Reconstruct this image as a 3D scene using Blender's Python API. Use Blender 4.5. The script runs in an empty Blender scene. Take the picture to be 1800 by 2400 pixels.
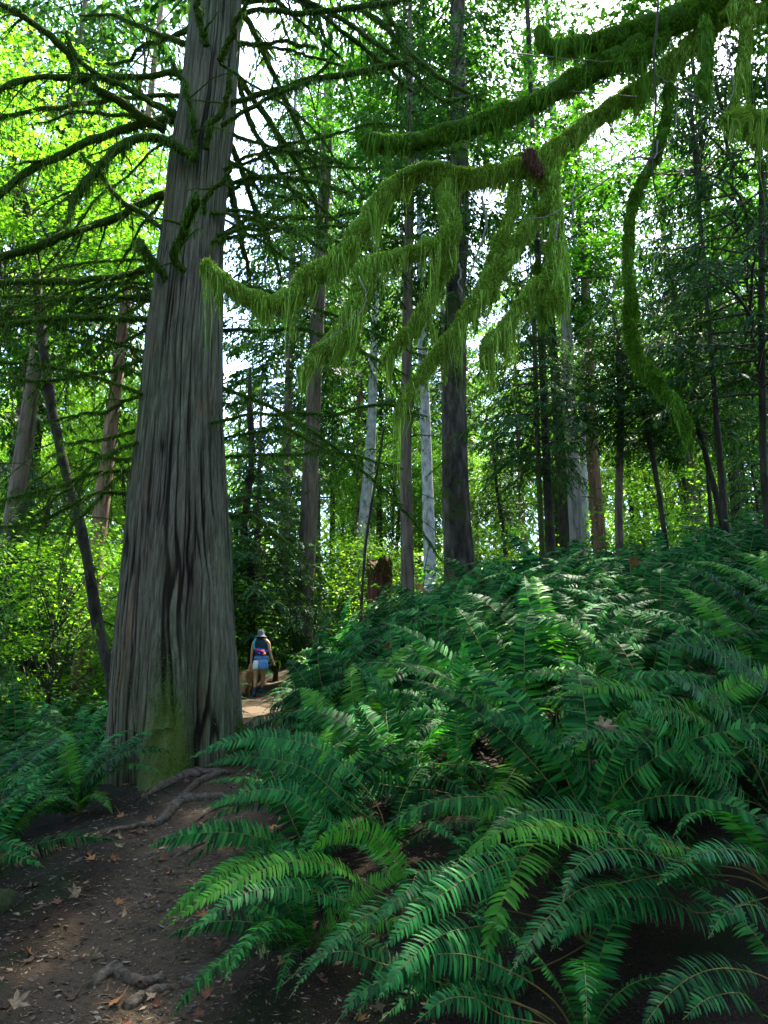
import bpy, math, random
import numpy as np
from mathutils import Vector, Matrix, Euler
R = math.radians
rng = np.random.default_rng(11)
random.seed(5)
S = bpy.context.scene
COL = S.collection

# ------------------------------------------------------------------ camera, sky, sun, exposure
PITCH = R(14.0)
CAMZ = 1.5
FPX = 1600.0                       # focal length in photograph pixels (1800 x 2400)
cam_d = bpy.data.cameras.new('camera')
cam_d.sensor_fit = 'VERTICAL'; cam_d.sensor_height = 36.0; cam_d.sensor_width = 27.0
cam_d.lens = 24.0; cam_d.clip_start = 0.05; cam_d.clip_end = 1500
cam = bpy.data.objects.new('camera', cam_d); COL.objects.link(cam)
cam.location = (0, 0, CAMZ); cam.rotation_euler = (R(90) + PITCH, 0, 0)
S.camera = cam

SUN_AZ, SUN_EL = R(28), R(60)      # azimuth clockwise from the view direction
W = bpy.data.worlds.new('World'); S.world = W; W.use_nodes = True
nt = W.node_tree; nt.nodes.clear()
sky = nt.nodes.new('ShaderNodeTexSky'); sky.sky_type = 'NISHITA'; sky.sun_disc = False
sky.sun_elevation = SUN_EL; sky.sun_rotation = SUN_AZ
bg = nt.nodes.new('ShaderNodeBackground'); bg.inputs['Strength'].default_value = 0.15
wo = nt.nodes.new('ShaderNodeOutputWorld')
nt.links.new(sky.outputs[0], bg.inputs[0]); nt.links.new(bg.outputs[0], wo.inputs[0])

sun_d = bpy.data.lights.new('sun', 'SUN'); sun_d.energy = 4.2; sun_d.angle = R(0.5)
sun_d.color = (1.0, 0.93, 0.80)
sun = bpy.data.objects.new('sun', sun_d); COL.objects.link(sun)
sv = Vector((math.cos(SUN_EL) * math.sin(SUN_AZ), math.cos(SUN_EL) * math.cos(SUN_AZ), math.sin(SUN_EL)))
sun.rotation_euler = sv.to_track_quat('Z', 'Y').to_euler()

S.view_settings.view_transform = 'Standard'; S.view_settings.look = 'None'
S.view_settings.exposure = 3.3; S.view_settings.gamma = 1.0
S.render.engine = 'CYCLES'
cy = S.cycles
cy.use_denoising = True; cy.max_bounces = 6; cy.diffuse_bounces = 4; cy.glossy_bounces = 2
cy.transmission_bounces = 4; cy.transparent_max_bounces = 4
cy.caustics_reflective = False; cy.caustics_refractive = False
cy.sample_clamp_indirect = 4.0

# ------------------------------------------------------------------ helpers
CP, SP = math.cos(PITCH), math.sin(PITCH)
def P(px, py, Y):
    """the point at world depth Y seen at photograph pixel px, py"""
    xc = (px - 900) / FPX; yc = (1200 - py) / FPX
    d = np.array([xc, CP - yc * SP, SP + yc * CP])
    t = Y / d[1]
    return np.array([0, 0, CAMZ]) + d * t
def px_m(Y, py=1200):
    yc = (1200 - py) / FPX
    return Y / (CP - yc * SP) / FPX       # metres per photograph pixel

def smooth(a, b, x):
    t = np.clip((np.asarray(x, float) - a) / (b - a), 0, 1)
    return t * t * (3 - 2 * t)
def _hash(i, j, k, s):
    n = (i * 374761393 + j * 668265263 + k * 2147483647 + s * 1274126177) & 0xFFFFFFFF
    n = ((n ^ (n >> 13)) * 1274126177) & 0xFFFFFFFF
    n = n ^ (n >> 16)
    return (n & 0xFFFF) / 65535.0
def vn(x, y, z, s=0):
    x, y, z = np.broadcast_arrays(np.asarray(x, float), np.asarray(y, float), np.asarray(z, float))
    i, j, k = (np.floor(a).astype(np.int64) for a in (x, y, z))
    f, g, h = x - i, y - j, z - k
    f, g, h = (t * t * (3 - 2 * t) for t in (f, g, h))
    c = lambda a, b, d: _hash(i + a, j + b, k + d, s)
    x00 = c(0,0,0)*(1-f)+c(1,0,0)*f; x10 = c(0,1,0)*(1-f)+c(1,1,0)*f
    x01 = c(0,0,1)*(1-f)+c(1,0,1)*f; x11 = c(0,1,1)*(1-f)+c(1,1,1)*f
    return ((x00*(1-g)+x10*g)*(1-h) + (x01*(1-g)+x11*g)*h) * 2 - 1
def fbm(x, y, z, s=0, o=3):
    v = 0; a = 1.0; t = 0
    for q in range(o):
        v = v + a * vn(x * 2**q, y * 2**q, z * 2**q, s + q); t += a; a *= .5
    return v / t
def unit(a):
    a = np.asarray(a, float)
    return a / np.maximum(np.linalg.norm(a, axis=-1, keepdims=True), 1e-9)

# ------------------------------------------------------------------ terrain height
TY = np.array([-20, 1, 2, 3.5, 5.5, 7, 8, 9.5, 11, 14, 17, 20, 24, 28, 34, 200.])
TX = np.array([-1.0, -1.0, -1.1, -1.2, -1.5, -1.52, -1.35, -1.6, -2.0, -2.5, -2.95, -3.1, -2.2, 0, 4, 60.])
TW = np.array([.6, .6, .58, .56, .52, .47, .40, .34, .32, .38, .55, .55, .5, .45, .4, .3])
ZY = np.array([-60, 0, 2, 3.5, 5.5, 8, 11, 14, 17, 20, 24, 30, 40, 60, 100, 400.])
ZZ = np.array([-2.5, -.25, -.12, 0, .3, .68, .95, 1.1, 1.2, 1.45, 2.0, 3.2, 5.2, 8, 12, 16.])
def trail_u(x, y):
    return np.asarray(x, float) - np.interp(y, TY, TX)
def trail_w(y): return np.interp(y, TY, TW)
def height(x, y):
    x = np.asarray(x, float); y = np.asarray(y, float)
    z = np.interp(y, ZY, ZZ)
    u = trail_u(x, y); w = trail_w(y)
    r = np.maximum(u - w, 0)
    sc = np.interp(y, [0, 3, 4.5, 6, 9, 12, 16, 22, 40], [.06, .14, .24, .36, .6, .70, .60, .42, .25])
    f = np.where(r < 2.6, r * r / (r + .35), 2.6 * 2.6 / 2.95 + (np.minimum(r, 12) - 2.6) * .25 + np.maximum(r - 12, 0) * .05)
    z = z + sc * f
    l = np.maximum(-u - w, 0)
    z = z - .2 * np.minimum(l, 2.6) * np.interp(y, [0, 2, 5, 20, 30], [.0, .1, 1, 1, .3]) + .06*np.clip(l-6,0,20)
    on = smooth(w + .25, w - .15, np.abs(u))
    z = z + .10 * fbm(x * .6, y * .6, 0, 3) * (1 - on) + .035 * fbm(x * 2.3, y * 2.3, 0, 5) + .018 * fbm(x * 7, y * 7, 0, 7)*(1-.3*on)
    z = z - .05 * on
    return z
def hz(x, y): return float(height(np.array([x]), np.array([y]))[0])
def ground_at(px, py, y0=2.0, y1=40):
    a = P(px, py, 1.0) - np.array([0, 0, CAMZ])
    ys = np.linspace(y0, y1, 3000)
    pts = np.array([0, 0, CAMZ]) + np.outer(ys, a)
    below = pts[:, 2] < height(pts[:, 0], pts[:, 1])
    i = int(np.argmax(below)) if below.any() else -1
    q = pts[i]
    return np.array([q[0], q[1], hz(q[0], q[1])])
def gnormal(x, y, e=.06):
    n = Vector((hz(x - e, y) - hz(x + e, y), hz(x, y - e) - hz(x, y + e), 2 * e)); n.normalize(); return n

# ------------------------------------------------------------------ mesh building
class MB:
    def __init__(s): s.v = []; s.f = []; s.n = 0
    def add(s, v, faces, mat=0):
        """v (N,3); faces: array (M,k) or list of such"""
        v = np.asarray(v, np.float32).reshape(-1, 3)
        for f in (faces if isinstance(faces, list) else [faces]):
            f = np.asarray(f, np.int64)
            if f.size: s.f.append((f + s.n, mat))
        s.v.append(v); s.n += len(v)
        return s
    def rep(s, v, pat, mat=0):
        """v (N,k,3): N copies of one little face pattern"""
        N, k = v.shape[:2]
        fs = [(np.asarray(p)[None, :, ] + (np.arange(N) * k)[:, None]) for p in pat]
        s.add(v.reshape(-1, 3), fs, mat)
        return s
    def mesh(s, name, mats, smooth_=False):
        me = bpy.data.meshes.new(name)
        v = np.concatenate(s.v) if s.v else np.zeros((0, 3), np.float32)
        me.vertices.add(len(v)); me.vertices.foreach_set('co', v.ravel())
        loops = np.concatenate([f.ravel() for f, m in s.f]); 
        starts = []; mi = []; o = 0
        for f, m in s.f:
            k = f.shape[1]; starts.append(o + np.arange(len(f)) * k); mi.append(np.full(len(f), m)); o += f.size
        starts = np.concatenate(starts); mi = np.concatenate(mi)
        me.loops.add(len(loops)); me.loops.foreach_set('vertex_index', loops.astype(np.int32))
        me.polygons.add(len(starts)); me.polygons.foreach_set('loop_start', starts.astype(np.int32))
        me.polygons.foreach_set('material_index', mi.astype(np.int32))
        if smooth_: me.polygons.foreach_set('use_smooth', np.ones(len(starts), bool))
        for m in mats: me.materials.append(m)
        me.update(calc_edges=True)
        return me
    def build(s, name, mats, parent=None, smooth_=False):
        return link(name, s.mesh(name, mats if isinstance(mats, (list, tuple)) else [mats], smooth_), parent)
def link(name, me, parent=None):
    o = bpy.data.objects.new(name, me); COL.objects.link(o)
    if parent is not None: o.parent = parent
    return o
def tag(o, label=None, cat=None, group=None, kind=None):
    if label: o['label'] = label
    if cat: o['category'] = cat
    if group: o['group'] = group
    if kind: o['kind'] = kind
    return o
def thing(name, label, cat, loc=(0, 0, 0), rz=0, group=None):
    o = bpy.data.objects.new(name, None); COL.objects.link(o)
    o.location = [float(c) for c in loc]; o.rotation_euler = (0, 0, rz); o.empty_display_size = .1
    return tag(o, label, cat, group)
def catmull(pts, n):
    p = np.asarray(pts, float)
    if len(p) == 2: return p[0] + np.linspace(0, 1, n)[:, None] * (p[1] - p[0])
    d = np.r_[0, np.cumsum(np.linalg.norm(np.diff(p[:, :3], axis=0), axis=1))]
    e = np.vstack([2 * p[0] - p[1], p, 2 * p[-1] - p[-2]])
    s = np.linspace(0, d[-1], n); out = []
    for q in s:
        i = min(max(np.searchsorted(d, q, side='right') - 1, 0), len(p) - 2)
        t = (q - d[i]) / max(d[i + 1] - d[i], 1e-9)
        a, b, c, g = e[i], e[i + 1], e[i + 2], e[i + 3]
        out.append(.5 * (2 * b + (c - a) * t + (2 * a - 5 * b + 4 * c - g) * t * t + (3 * b - a - 3 * c + g) * t ** 3))
    return np.array(out)
def frames(C):
    T = unit(np.gradient(C, axis=0)); N = np.zeros_like(T)
    a = np.array([0, 0, 1.]) if abs(T[0][2]) < .8 else np.array([1., 0, 0])
    n = unit(np.cross(T[0], a))
    for i in range(len(C)):
        n = unit(n - T[i] * (n @ T[i])); N[i] = n
    return T, N, np.cross(T, N)
def tube(C, r, k=8, cap=True, lump=0, ls=6.0, seed=0):
    C = np.asarray(C, float); m = len(C); r = np.broadcast_to(np.asarray(r, float), (m,))
    T, N, B = frames(C)
    th = np.arange(k) / k * 2 * math.pi
    dirs = np.cos(th)[None, :, None] * N[:, None] + np.sin(th)[None, :, None] * B[:, None]
    rad = np.repeat(r[:, None], k, 1)
    V = C[:, None] + dirs * rad[..., None]
    if lump:
        rad = rad * (1 + lump * fbm(V[..., 0] * ls, V[..., 1] * ls, V[..., 2] * ls, seed))
        V = C[:, None] + dirs * rad[..., None]
    V = V.reshape(-1, 3)
    a = np.arange(m - 1)[:, None] * k + np.arange(k)[None]; b = np.arange(m - 1)[:, None] * k + (np.arange(k)[None] + 1) % k
    F = [np.stack([a, b, b + k, a + k], -1).reshape(-1, 4)]
    if cap:
        V = np.vstack([V, C[0] , C[-1] + T[-1] * r[-1] * .6]); e = m * k
        i = np.arange(k); j = (i + 1) % k
        F.append(np.stack([j, i, np.full(k, e)], -1)); F.append(np.stack([(m - 1) * k + i, (m - 1) * k + j, np.full(k, e + 1)], -1))
    return V, F

# ------------------------------------------------------------------ materials
def new_mat(name):
    m = bpy.data.materials.new(name); m.use_nodes = True; t = m.node_tree; t.nodes.clear()
    out = t.nodes.new('ShaderNodeOutputMaterial')
    return m, t, out
def nd(t, kind, **kw):
    n = t.nodes.new(kind)
    for k, v in kw.items():
        if k in n.inputs: n.inputs[k].default_value = v
        else: setattr(n, k, v)
    return n
def ramp(t, src, stops):
    r = t.nodes.new('ShaderNodeValToRGB'); e = r.color_ramp.elements
    while len(e) < len(stops): e.new(.5)
    for q, (p, c) in zip(e, stops): q.position = p; q.color = (*c, 1)
    t.links.new(src, r.inputs[0]); return r.outputs[0]
def mixc(t, f, a, b, mode='MIX'):
    m = t.nodes.new('ShaderNodeMix'); m.data_type = 'RGBA'; m.blend_type = mode
    for i, v in ((0, f), (6, a), (7, b)):
        if isinstance(v, (int, float)): m.inputs[i].default_value = v
        elif isinstance(v, tuple): m.inputs[i].default_value = (*v, 1) if len(v) == 3 else v
        else: t.links.new(v, m.inputs[i])
    return m.outputs[2]
def noise_tex(t, scale, detail=4, stretch=(1, 1, 1), coord='Object', rough=.55):
    c = t.nodes.new('ShaderNodeTexCoord'); mp = t.nodes.new('ShaderNodeMapping'); mp.inputs['Scale'].default_value = stretch
    t.links.new(c.outputs[coord], mp.inputs[0])
    n = nd(t, 'ShaderNodeTexNoise', Scale=scale, Detail=detail, Roughness=rough); t.links.new(mp.outputs[0], n.inputs['Vector'])
    return n.outputs['Fac']
def mathn(t, op, a, b=0.0):
    m = t.nodes.new('ShaderNodeMath'); m.operation = op
    for i, v in ((0, a), (1, b)):
        if isinstance(v, (int, float)): m.inputs[i].default_value = v
        else: t.links.new(v, m.inputs[i])
    return m.outputs[0]
def leaf_mat(name, cols, trans, ft=.4, rough=.5, spec=.35, objvar=.35):
    """cols: darker..lighter leaf colours, chosen leaf by leaf; trans: tint of the light passing through"""
    m, t, out = new_mat(name)
    g = t.nodes.new('ShaderNodeNewGeometry'); oi = t.nodes.new('ShaderNodeObjectInfo')
    c = ramp(t, g.outputs['Random Per Island'], [(i / (len(cols) - 1), q) for i, q in enumerate(cols)])
    v = mathn(t, 'MULTIPLY_ADD', oi.outputs['Random'], objvar); v.node.inputs[2].default_value = 1 - objvar / 2
    h = t.nodes.new('ShaderNodeHueSaturation'); t.links.new(c, h.inputs['Color']); t.links.new(v, h.inputs['Value'])
    p = nd(t, 'ShaderNodeBsdfPrincipled', Roughness=rough); p.inputs['Specular IOR Level'].default_value = spec
    t.links.new(h.outputs[0], p.inputs['Base Color'])
    tr = t.nodes.new('ShaderNodeBsdfTranslucent')
    t.links.new(mixc(t, 1.0, h.outputs[0], trans, 'MULTIPLY'), tr.inputs[0])
    mx = nd(t, 'ShaderNodeMixShader'); mx.inputs[0].default_value = ft
    t.links.new(p.outputs[0], mx.inputs[1]); t.links.new(tr.outputs[0], mx.inputs[2]); t.links.new(mx.outputs[0], out.inputs[0])
    return m
def simple_mat(name, c1, c2, scale=8, stretch=(1, 1, 1), rough=.85, bump=.0, spec=.2, detail=5, bscale=None, objvar=0.0, stops=(.3, .7)):
    m, t, out = new_mat(name)
    f = noise_tex(t, scale, detail, stretch)
    c = ramp(t, f, [(stops[0], c1), (stops[1], c2)])
    if objvar:
        oi = t.nodes.new('ShaderNodeObjectInfo'); v = mathn(t, 'MULTIPLY_ADD', oi.outputs['Random'], objvar); v.node.inputs[2].default_value = 1 - objvar / 2
        h = t.nodes.new('ShaderNodeHueSaturation'); t.links.new(c, h.inputs['Color']); t.links.new(v, h.inputs['Value']); c = h.outputs[0]
    p = nd(t, 'ShaderNodeBsdfPrincipled', Roughness=rough); p.inputs['Specular IOR Level'].default_value = spec
    t.links.new(c, p.inputs['Base Color'])
    if bump:
        b = nd(t, 'ShaderNodeBump', Strength=1.0, Distance=bump)
        t.links.new(noise_tex(t, bscale or scale * 2, 6, stretch), b.inputs['Height']); t.links.new(b.outputs[0], p.inputs['Normal'])
    t.links.new(p.outputs[0], out.inputs[0])
    return m
def bark_mat(name, dark, mid, light, sc=10, bump=.03, moss=0.0, stretch=(1, 1, .12), mossc=((.016, .03, .005), (.05, .075, .012))):
    m, t, out = new_mat(name)
    f = noise_tex(t, sc, 7, stretch, rough=.65)
    c = ramp(t, f, [(.32, dark), (.5, mid), (.72, light)])
    if moss:
        mf = noise_tex(t, 2.2, 5)
        fac = ramp(t, mf, [(.62 - moss * .4, (0, 0, 0)), (.72 - moss * .4, (1, 1, 1))])
        mc = ramp(t, noise_tex(t, 40, 3), [(.3, mossc[0]), (.7, mossc[1])])
        c = mixc(t, fac, c, mc)
    p = nd(t, 'ShaderNodeBsdfPrincipled', Roughness=.9); p.inputs['Specular IOR Level'].default_value = .15
    t.links.new(c, p.inputs['Base Color'])
    b = nd(t, 'ShaderNodeBump', Strength=1.0, Distance=bump); t.links.new(f, b.inputs['Height']); t.links.new(b.outputs[0], p.inputs['Normal'])
    t.links.new(p.outputs[0], out.inputs[0])
    return m
M = {}
M['fern'] = leaf_mat('fern_green', [(.003, .020, .006), (.010, .078, .017), (.034, .175, .032)], (1.5, 1.6, .35), .32, .58, .05, .9)
M['fern_hero'] = leaf_mat('fern_green_near', [(.004, .040, .012), (.012, .10, .024), (.030, .17, .034)], (1.5, 1.6, .35), .30, .5, .10, .9)
M['fern_bright'] = leaf_mat('fern_green_fresh_lit', [(.022, .13, .012), (.045, .19, .016), (.08, .25, .02)], (1.3, 1.6, .4), .36, .55, .1, .4)  # fresh green; also gives lit ferns and fronds their sunlight as colour
M['fern_dead'] = leaf_mat('fern_brown', [(.06, .03, .012), (.13, .07, .03), (.2, .12, .05)], (1.2, 1, .6), .2, .7, .2)
M['rachis'] = simple_mat('fern_stalk', (.10, .085, .02), (.16, .12, .03), 20, rough=.6)
M['conifer'] = leaf_mat('conifer_needles', [(.012, .052, .016), (.022, .08, .018), (.04, .11, .022)], (1.6, 1.5, .5), .40, .6, .2)
M['conifer_light'] = leaf_mat('conifer_needles_pale', [(.03, .10, .03), (.05, .14, .035), (.08, .18, .04)], (1.6, 1.5, .5), .45, .6, .25)
M['maple_dark'] = leaf_mat('maple_leaves_deep', [(.018, .075, .010), (.032, .12, .014), (.06, .19, .018)], (1.5, 1.5, .4), .5, .5, .3, .3)
M['maple_yellow'] = leaf_mat('maple_leaves_yellowish', [(.055, .16, .014), (.11, .26, .02), (.21, .37, .035)], (1.5, 1.5, .45), .55, .5, .3, .3)  # yellower maple copy with the sunlit glow put into its colour
M['maple'] = leaf_mat('maple_leaves', [(.045, .16, .016), (.085, .25, .022), (.16, .34, .035)], (1.6, 1.5, .5), .55, .5, .3, .3)
M['shrub'] = leaf_mat('shrub_leaves', [(.02, .09, .02), (.04, .14, .025), (.08, .2, .03)], (1.4, 1.5, .5), .42, .5, .35, .4)
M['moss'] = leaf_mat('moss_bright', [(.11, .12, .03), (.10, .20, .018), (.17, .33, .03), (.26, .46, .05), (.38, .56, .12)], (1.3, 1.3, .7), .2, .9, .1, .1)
M['moss_mid'] = leaf_mat('moss_shaded', [(.035, .10, .008), (.075, .19, .014), (.14, .30, .026)], (1.3, 1.3, .6), .2, .9, .1, .1)  # darker copy of the bright moss, shade of backlit limbs in its colour
M['moss_mid_core'] = simple_mat('moss_cushion_shaded', (.018, .05, .005), (.05, .12, .012), 60, rough=.95, bump=.02, spec=.05, bscale=110)  # cushion under it, darkened the same way
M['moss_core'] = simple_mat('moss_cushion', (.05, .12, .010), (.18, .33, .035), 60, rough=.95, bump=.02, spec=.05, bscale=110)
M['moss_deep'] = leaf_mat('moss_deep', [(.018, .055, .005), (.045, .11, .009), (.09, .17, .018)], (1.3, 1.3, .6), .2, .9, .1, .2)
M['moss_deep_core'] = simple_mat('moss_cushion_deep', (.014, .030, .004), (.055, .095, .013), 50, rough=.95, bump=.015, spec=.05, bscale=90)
M['root_ball'] = simple_mat('brown_dead_moss', (.03, .015, .008), (.08, .04, .02), 50, rough=.95, bump=.02)
M['twig'] = simple_mat('grey_twig', (.09, .085, .075), (.25, .23, .2), 25, rough=.8)
M['dark_twig'] = simple_mat('dark_twig', (.03, .028, .02), (.07, .06, .04), 25, rough=.9)
M['bark_brown'] = bark_mat('bark_brown', (.03, .022, .016), (.10, .075, .055), (.17, .13, .10), 9, .03, .12)
M['bark_dark'] = bark_mat('bark_dark', (.008, .007, .005), (.028, .024, .018), (.065, .055, .042), 7, .06, .18, (1, 1, .3))
M['bark_fir'] = bark_mat('bark_fir', (.006, .005, .004), (.045, .037, .028), (.15, .125, .095), 5.5, .10, .18, (1, 1, .28))
M['bark_pale'] = bark_mat('bark_pale', (.12, .115, .11), (.34, .33, .32), (.5, .49, .47), 8, .01, .0, (1, 1, .5))
M['bark_grey'] = bark_mat('bark_grey', (.06, .055, .05), (.17, .15, .13), (.28, .26, .23), 10, .03, .05)
M['bark_red'] = bark_mat('bark_red', (.05, .028, .018), (.15, .085, .055), (.26, .16, .11), 9, .03, .0)
M['bark_moss'] = bark_mat('bark_moss', (.016, .016, .010), (.045, .045, .025), (.09, .085, .05), 9, .03, .5)
M['rotten'] = bark_mat('rotten_wood', (.012, .005, .003), (.055, .018, .010), (.11, .038, .02), 9, .03, .1)
# ------------------------------------------------------------------ foliage prototypes
def needles(mb, base, d, L, w, droop, rng, mat=0):
    """kite shaped sprays: base (N,3), direction d (N,3), length L (N), width w (N)"""
    N = len(base)
    d = unit(d); up = np.array([0, 0, 1.]) + rng.normal(0, .35, (N, 3))
    s = unit(np.cross(d, up))
    tip = base + d * L[:, None]; tip[:, 2] -= droop * L
    mid = base + d * (L * .42)[:, None]; mid[:, 2] -= droop * L * .25
    v = np.stack([base, mid + s * w[:, None], tip, mid - s * w[:, None]], 1)
    mb.rep(v, [[0, 1, 2, 3]], mat)
def conifer_mesh(name, H, cb, Rm, nb, seed, el=.13, dens=1.0, droop=.22, mat='conifer', shape=.8, thin=.25):
    r = np.random.default_rng(seed); mb = MB()
    for b in range(nb):
        q = (b + r.random()) / nb
        h = cb + (H - cb) * q
        L = Rm * (1 - q) ** shape * r.uniform(.55, 1.12) + .25
        if q < .12: L *= .75
        az = b * 2.39996 + r.normal(0, .3)
        m = max(5, int(L / .3)); s = np.linspace(0, 1, m)
        ax = np.stack([np.cos(az) * L * s, np.sin(az) * L * s, h + L * (r.uniform(.02, .25) * s - droop * r.uniform(.7, 1.5) * s ** 2)], 1)
        ax[:, :2] += np.cumsum(r.normal(0, .03 * L / m ** .5, (m, 2)), 0)
        v, f = tube(ax, np.linspace(.012 + .008 * L, .004, m), 4, False); mb.add(v, f, 1)
        ntw = max(4, int(L / .13 * dens)); sj = r.uniform(thin, 1, ntw) ** .8
        fi = sj * (m - 1); i0 = np.minimum(fi.astype(int), m - 2); fr = (fi - i0)[:, None]
        pb = ax[i0] * (1 - fr) + ax[i0 + 1] * fr; t = unit(ax[i0 + 1] - ax[i0])
        sd = np.where(r.random(ntw) < .5, 1, -1)
        a = sd * r.uniform(.6, 1.15, ntw); ca, sa = np.cos(a), np.sin(a)
        td = np.stack([t[:, 0] * ca - t[:, 1] * sa, t[:, 0] * sa + t[:, 1] * ca, t[:, 2] - r.uniform(.0, .5, ntw)], 1); td = unit(td)
        tl = .40 * L * (1.08 - sj) ** .7 * r.uniform(.6, 1.2, ntw) + .10
        ne = np.maximum(3, (tl / (el * .48)).astype(int))
        idx = np.repeat(np.arange(ntw), ne)
        u = np.concatenate([(np.arange(k) + r.random(k)) / k for k in ne])
        base = pb[idx] + td[idx] * (u * tl[idx])[:, None]; base[:, 2] -= .25 * tl[idx] * u ** 2
        side = np.where(r.random(len(idx)) < .5, 1, -1) * r.uniform(.3, .9, len(idx)); ca, sa = np.cos(side), np.sin(side)
        dd = td[idx]; dd = np.stack([dd[:, 0] * ca - dd[:, 1] * sa, dd[:, 0] * sa + dd[:, 1] * ca, dd[:, 2] - r.uniform(0, .5, len(idx))], 1)
        needles(mb, base, dd, el * r.uniform(.6, 1.4, len(idx)), el * r.uniform(.17, .30, len(idx)), .35, r)
    return mb.mesh(name, [M[mat], M['dark_twig']])
LOBE_A = np.radians([-105, -78, -52, -26, 0, 26, 52, 78, 105]); LOBE_R = np.array([.55, .38, .88, .42, 1.0, .42, .88, .38, .55])
MAPLE2 = np.vstack([[0, 0], np.stack([np.sin(LOBE_A) * LOBE_R, np.cos(LOBE_A) * LOBE_R], 1)])
MAPLE_F = [[[0, 2, 1][::-1] + []], [[0, 2, 3, 4], [0, 4, 5, 6], [0, 6, 7, 8]], [[0, 8, 9]]]
def leaf_batch(mb, pos, nrm, size, rng, mat=0, curl=.25):
    """maple leaves: 10 vertex outlines laid on random frames"""
    N = len(pos); n = unit(nrm); a = unit(rng.normal(0, 1, (N, 3))); a = unit(a - n * (a * n).sum(1, keepdims=True)); b = np.cross(n, a)
    x = MAPLE2[None, :, 0] * size[:, None]; y = (MAPLE2[None, :, 1] - .3) * size[:, None]
    z = -curl * (x * x + y * y) / size[:, None]
    v = pos[:, None] + a[:, None] * x[..., None] + b[:, None] * y[..., None] + n[:, None] * z[..., None]
    mb.rep(v, [[0, 1, 2], [0, 8, 9]], mat) if False else mb.rep(v, [[[0, 1, 2]][0], [0, 2, 3, 4], [0, 4, 5, 6], [0, 6, 7, 8], [0, 8, 9]], mat)
def maple_mesh(name, ncl, nl, rx, rz, zc, seed, size=.10, mat='maple', flat=.3):
    r = np.random.default_rng(seed); mb = MB()
    c = unit(r.normal(0, 1, (ncl, 3))) * (r.random(ncl) ** .4)[:, None] * np.array([rx, rx, rz]) + np.array([0, 0, zc])
    for q in c:                                              # limbs that carry the clumps
        s = np.linspace(0, 1, 5)[:, None]; st = np.array([0, 0, max(q[2] - rz * .7, zc - rz * .95)])
        pts = st + (q - st) * s; pts[:, 2] += np.sin(s[:, 0] * 3.1) * .25; pts += r.normal(0, .06, pts.shape)
        v, f = tube(pts, np.linspace(.016, .005, 5), 4, False); mb.add(v, f, 1)
    idx = np.repeat(np.arange(ncl), nl); N = len(idx)
    cr = r.uniform(.35, .9, ncl)[idx]
    off = r.normal(0, 1, (N, 3)) * cr[:, None] * np.array([.7, .7, flat])
    nrm = r.normal(0, .42, (N, 3)) + np.array([0, 0, 1.])
    leaf_batch(mb, c[idx] + off, nrm, size * r.uniform(.6, 1.35, N), r)
    return mb.mesh(name, [M[mat], M['dark_twig']])
def shrub_mesh(name, seed, nst=14, rad=.9, hgt=1.1, mat='shrub', leaf=.055, nl=46):
    r = np.random.default_rng(seed); mb = MB()
    for k in range(nst):
        a = r.uniform(0, 6.28); L = r.uniform(.6, 1.1)
        s = np.linspace(0, 1, 7)
        ax = np.stack([np.cos(a) * rad * L * s ** 1.3, np.sin(a) * rad * L * s ** 1.3, hgt * L * (1.35 * s - .45 * s ** 2.5)], 1) + np.cumsum(r.normal(0, .03, (7, 3)), 0)
        v, f = tube(ax, np.linspace(.009, .003, 7), 4, False); mb.add(v, f, 1)
        u = r.uniform(.25, 1, nl) * 5.99; i = u.astype(int); pb = ax[i] + (ax[i + 1] - ax[i]) * (u - i)[:, None]
        d = r.normal(0, 1, (nl, 3)) * np.array([1, 1, .35]); d = unit(d)
        pb = pb + d * r.uniform(.02, .16, nl)[:, None]
        Ls = leaf * r.uniform(1.1, 2.4, nl); needles(mb, pb, d, Ls, Ls * .33, .25, r)
    return mb.mesh(name, [M[mat], M['dark_twig']])

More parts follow.
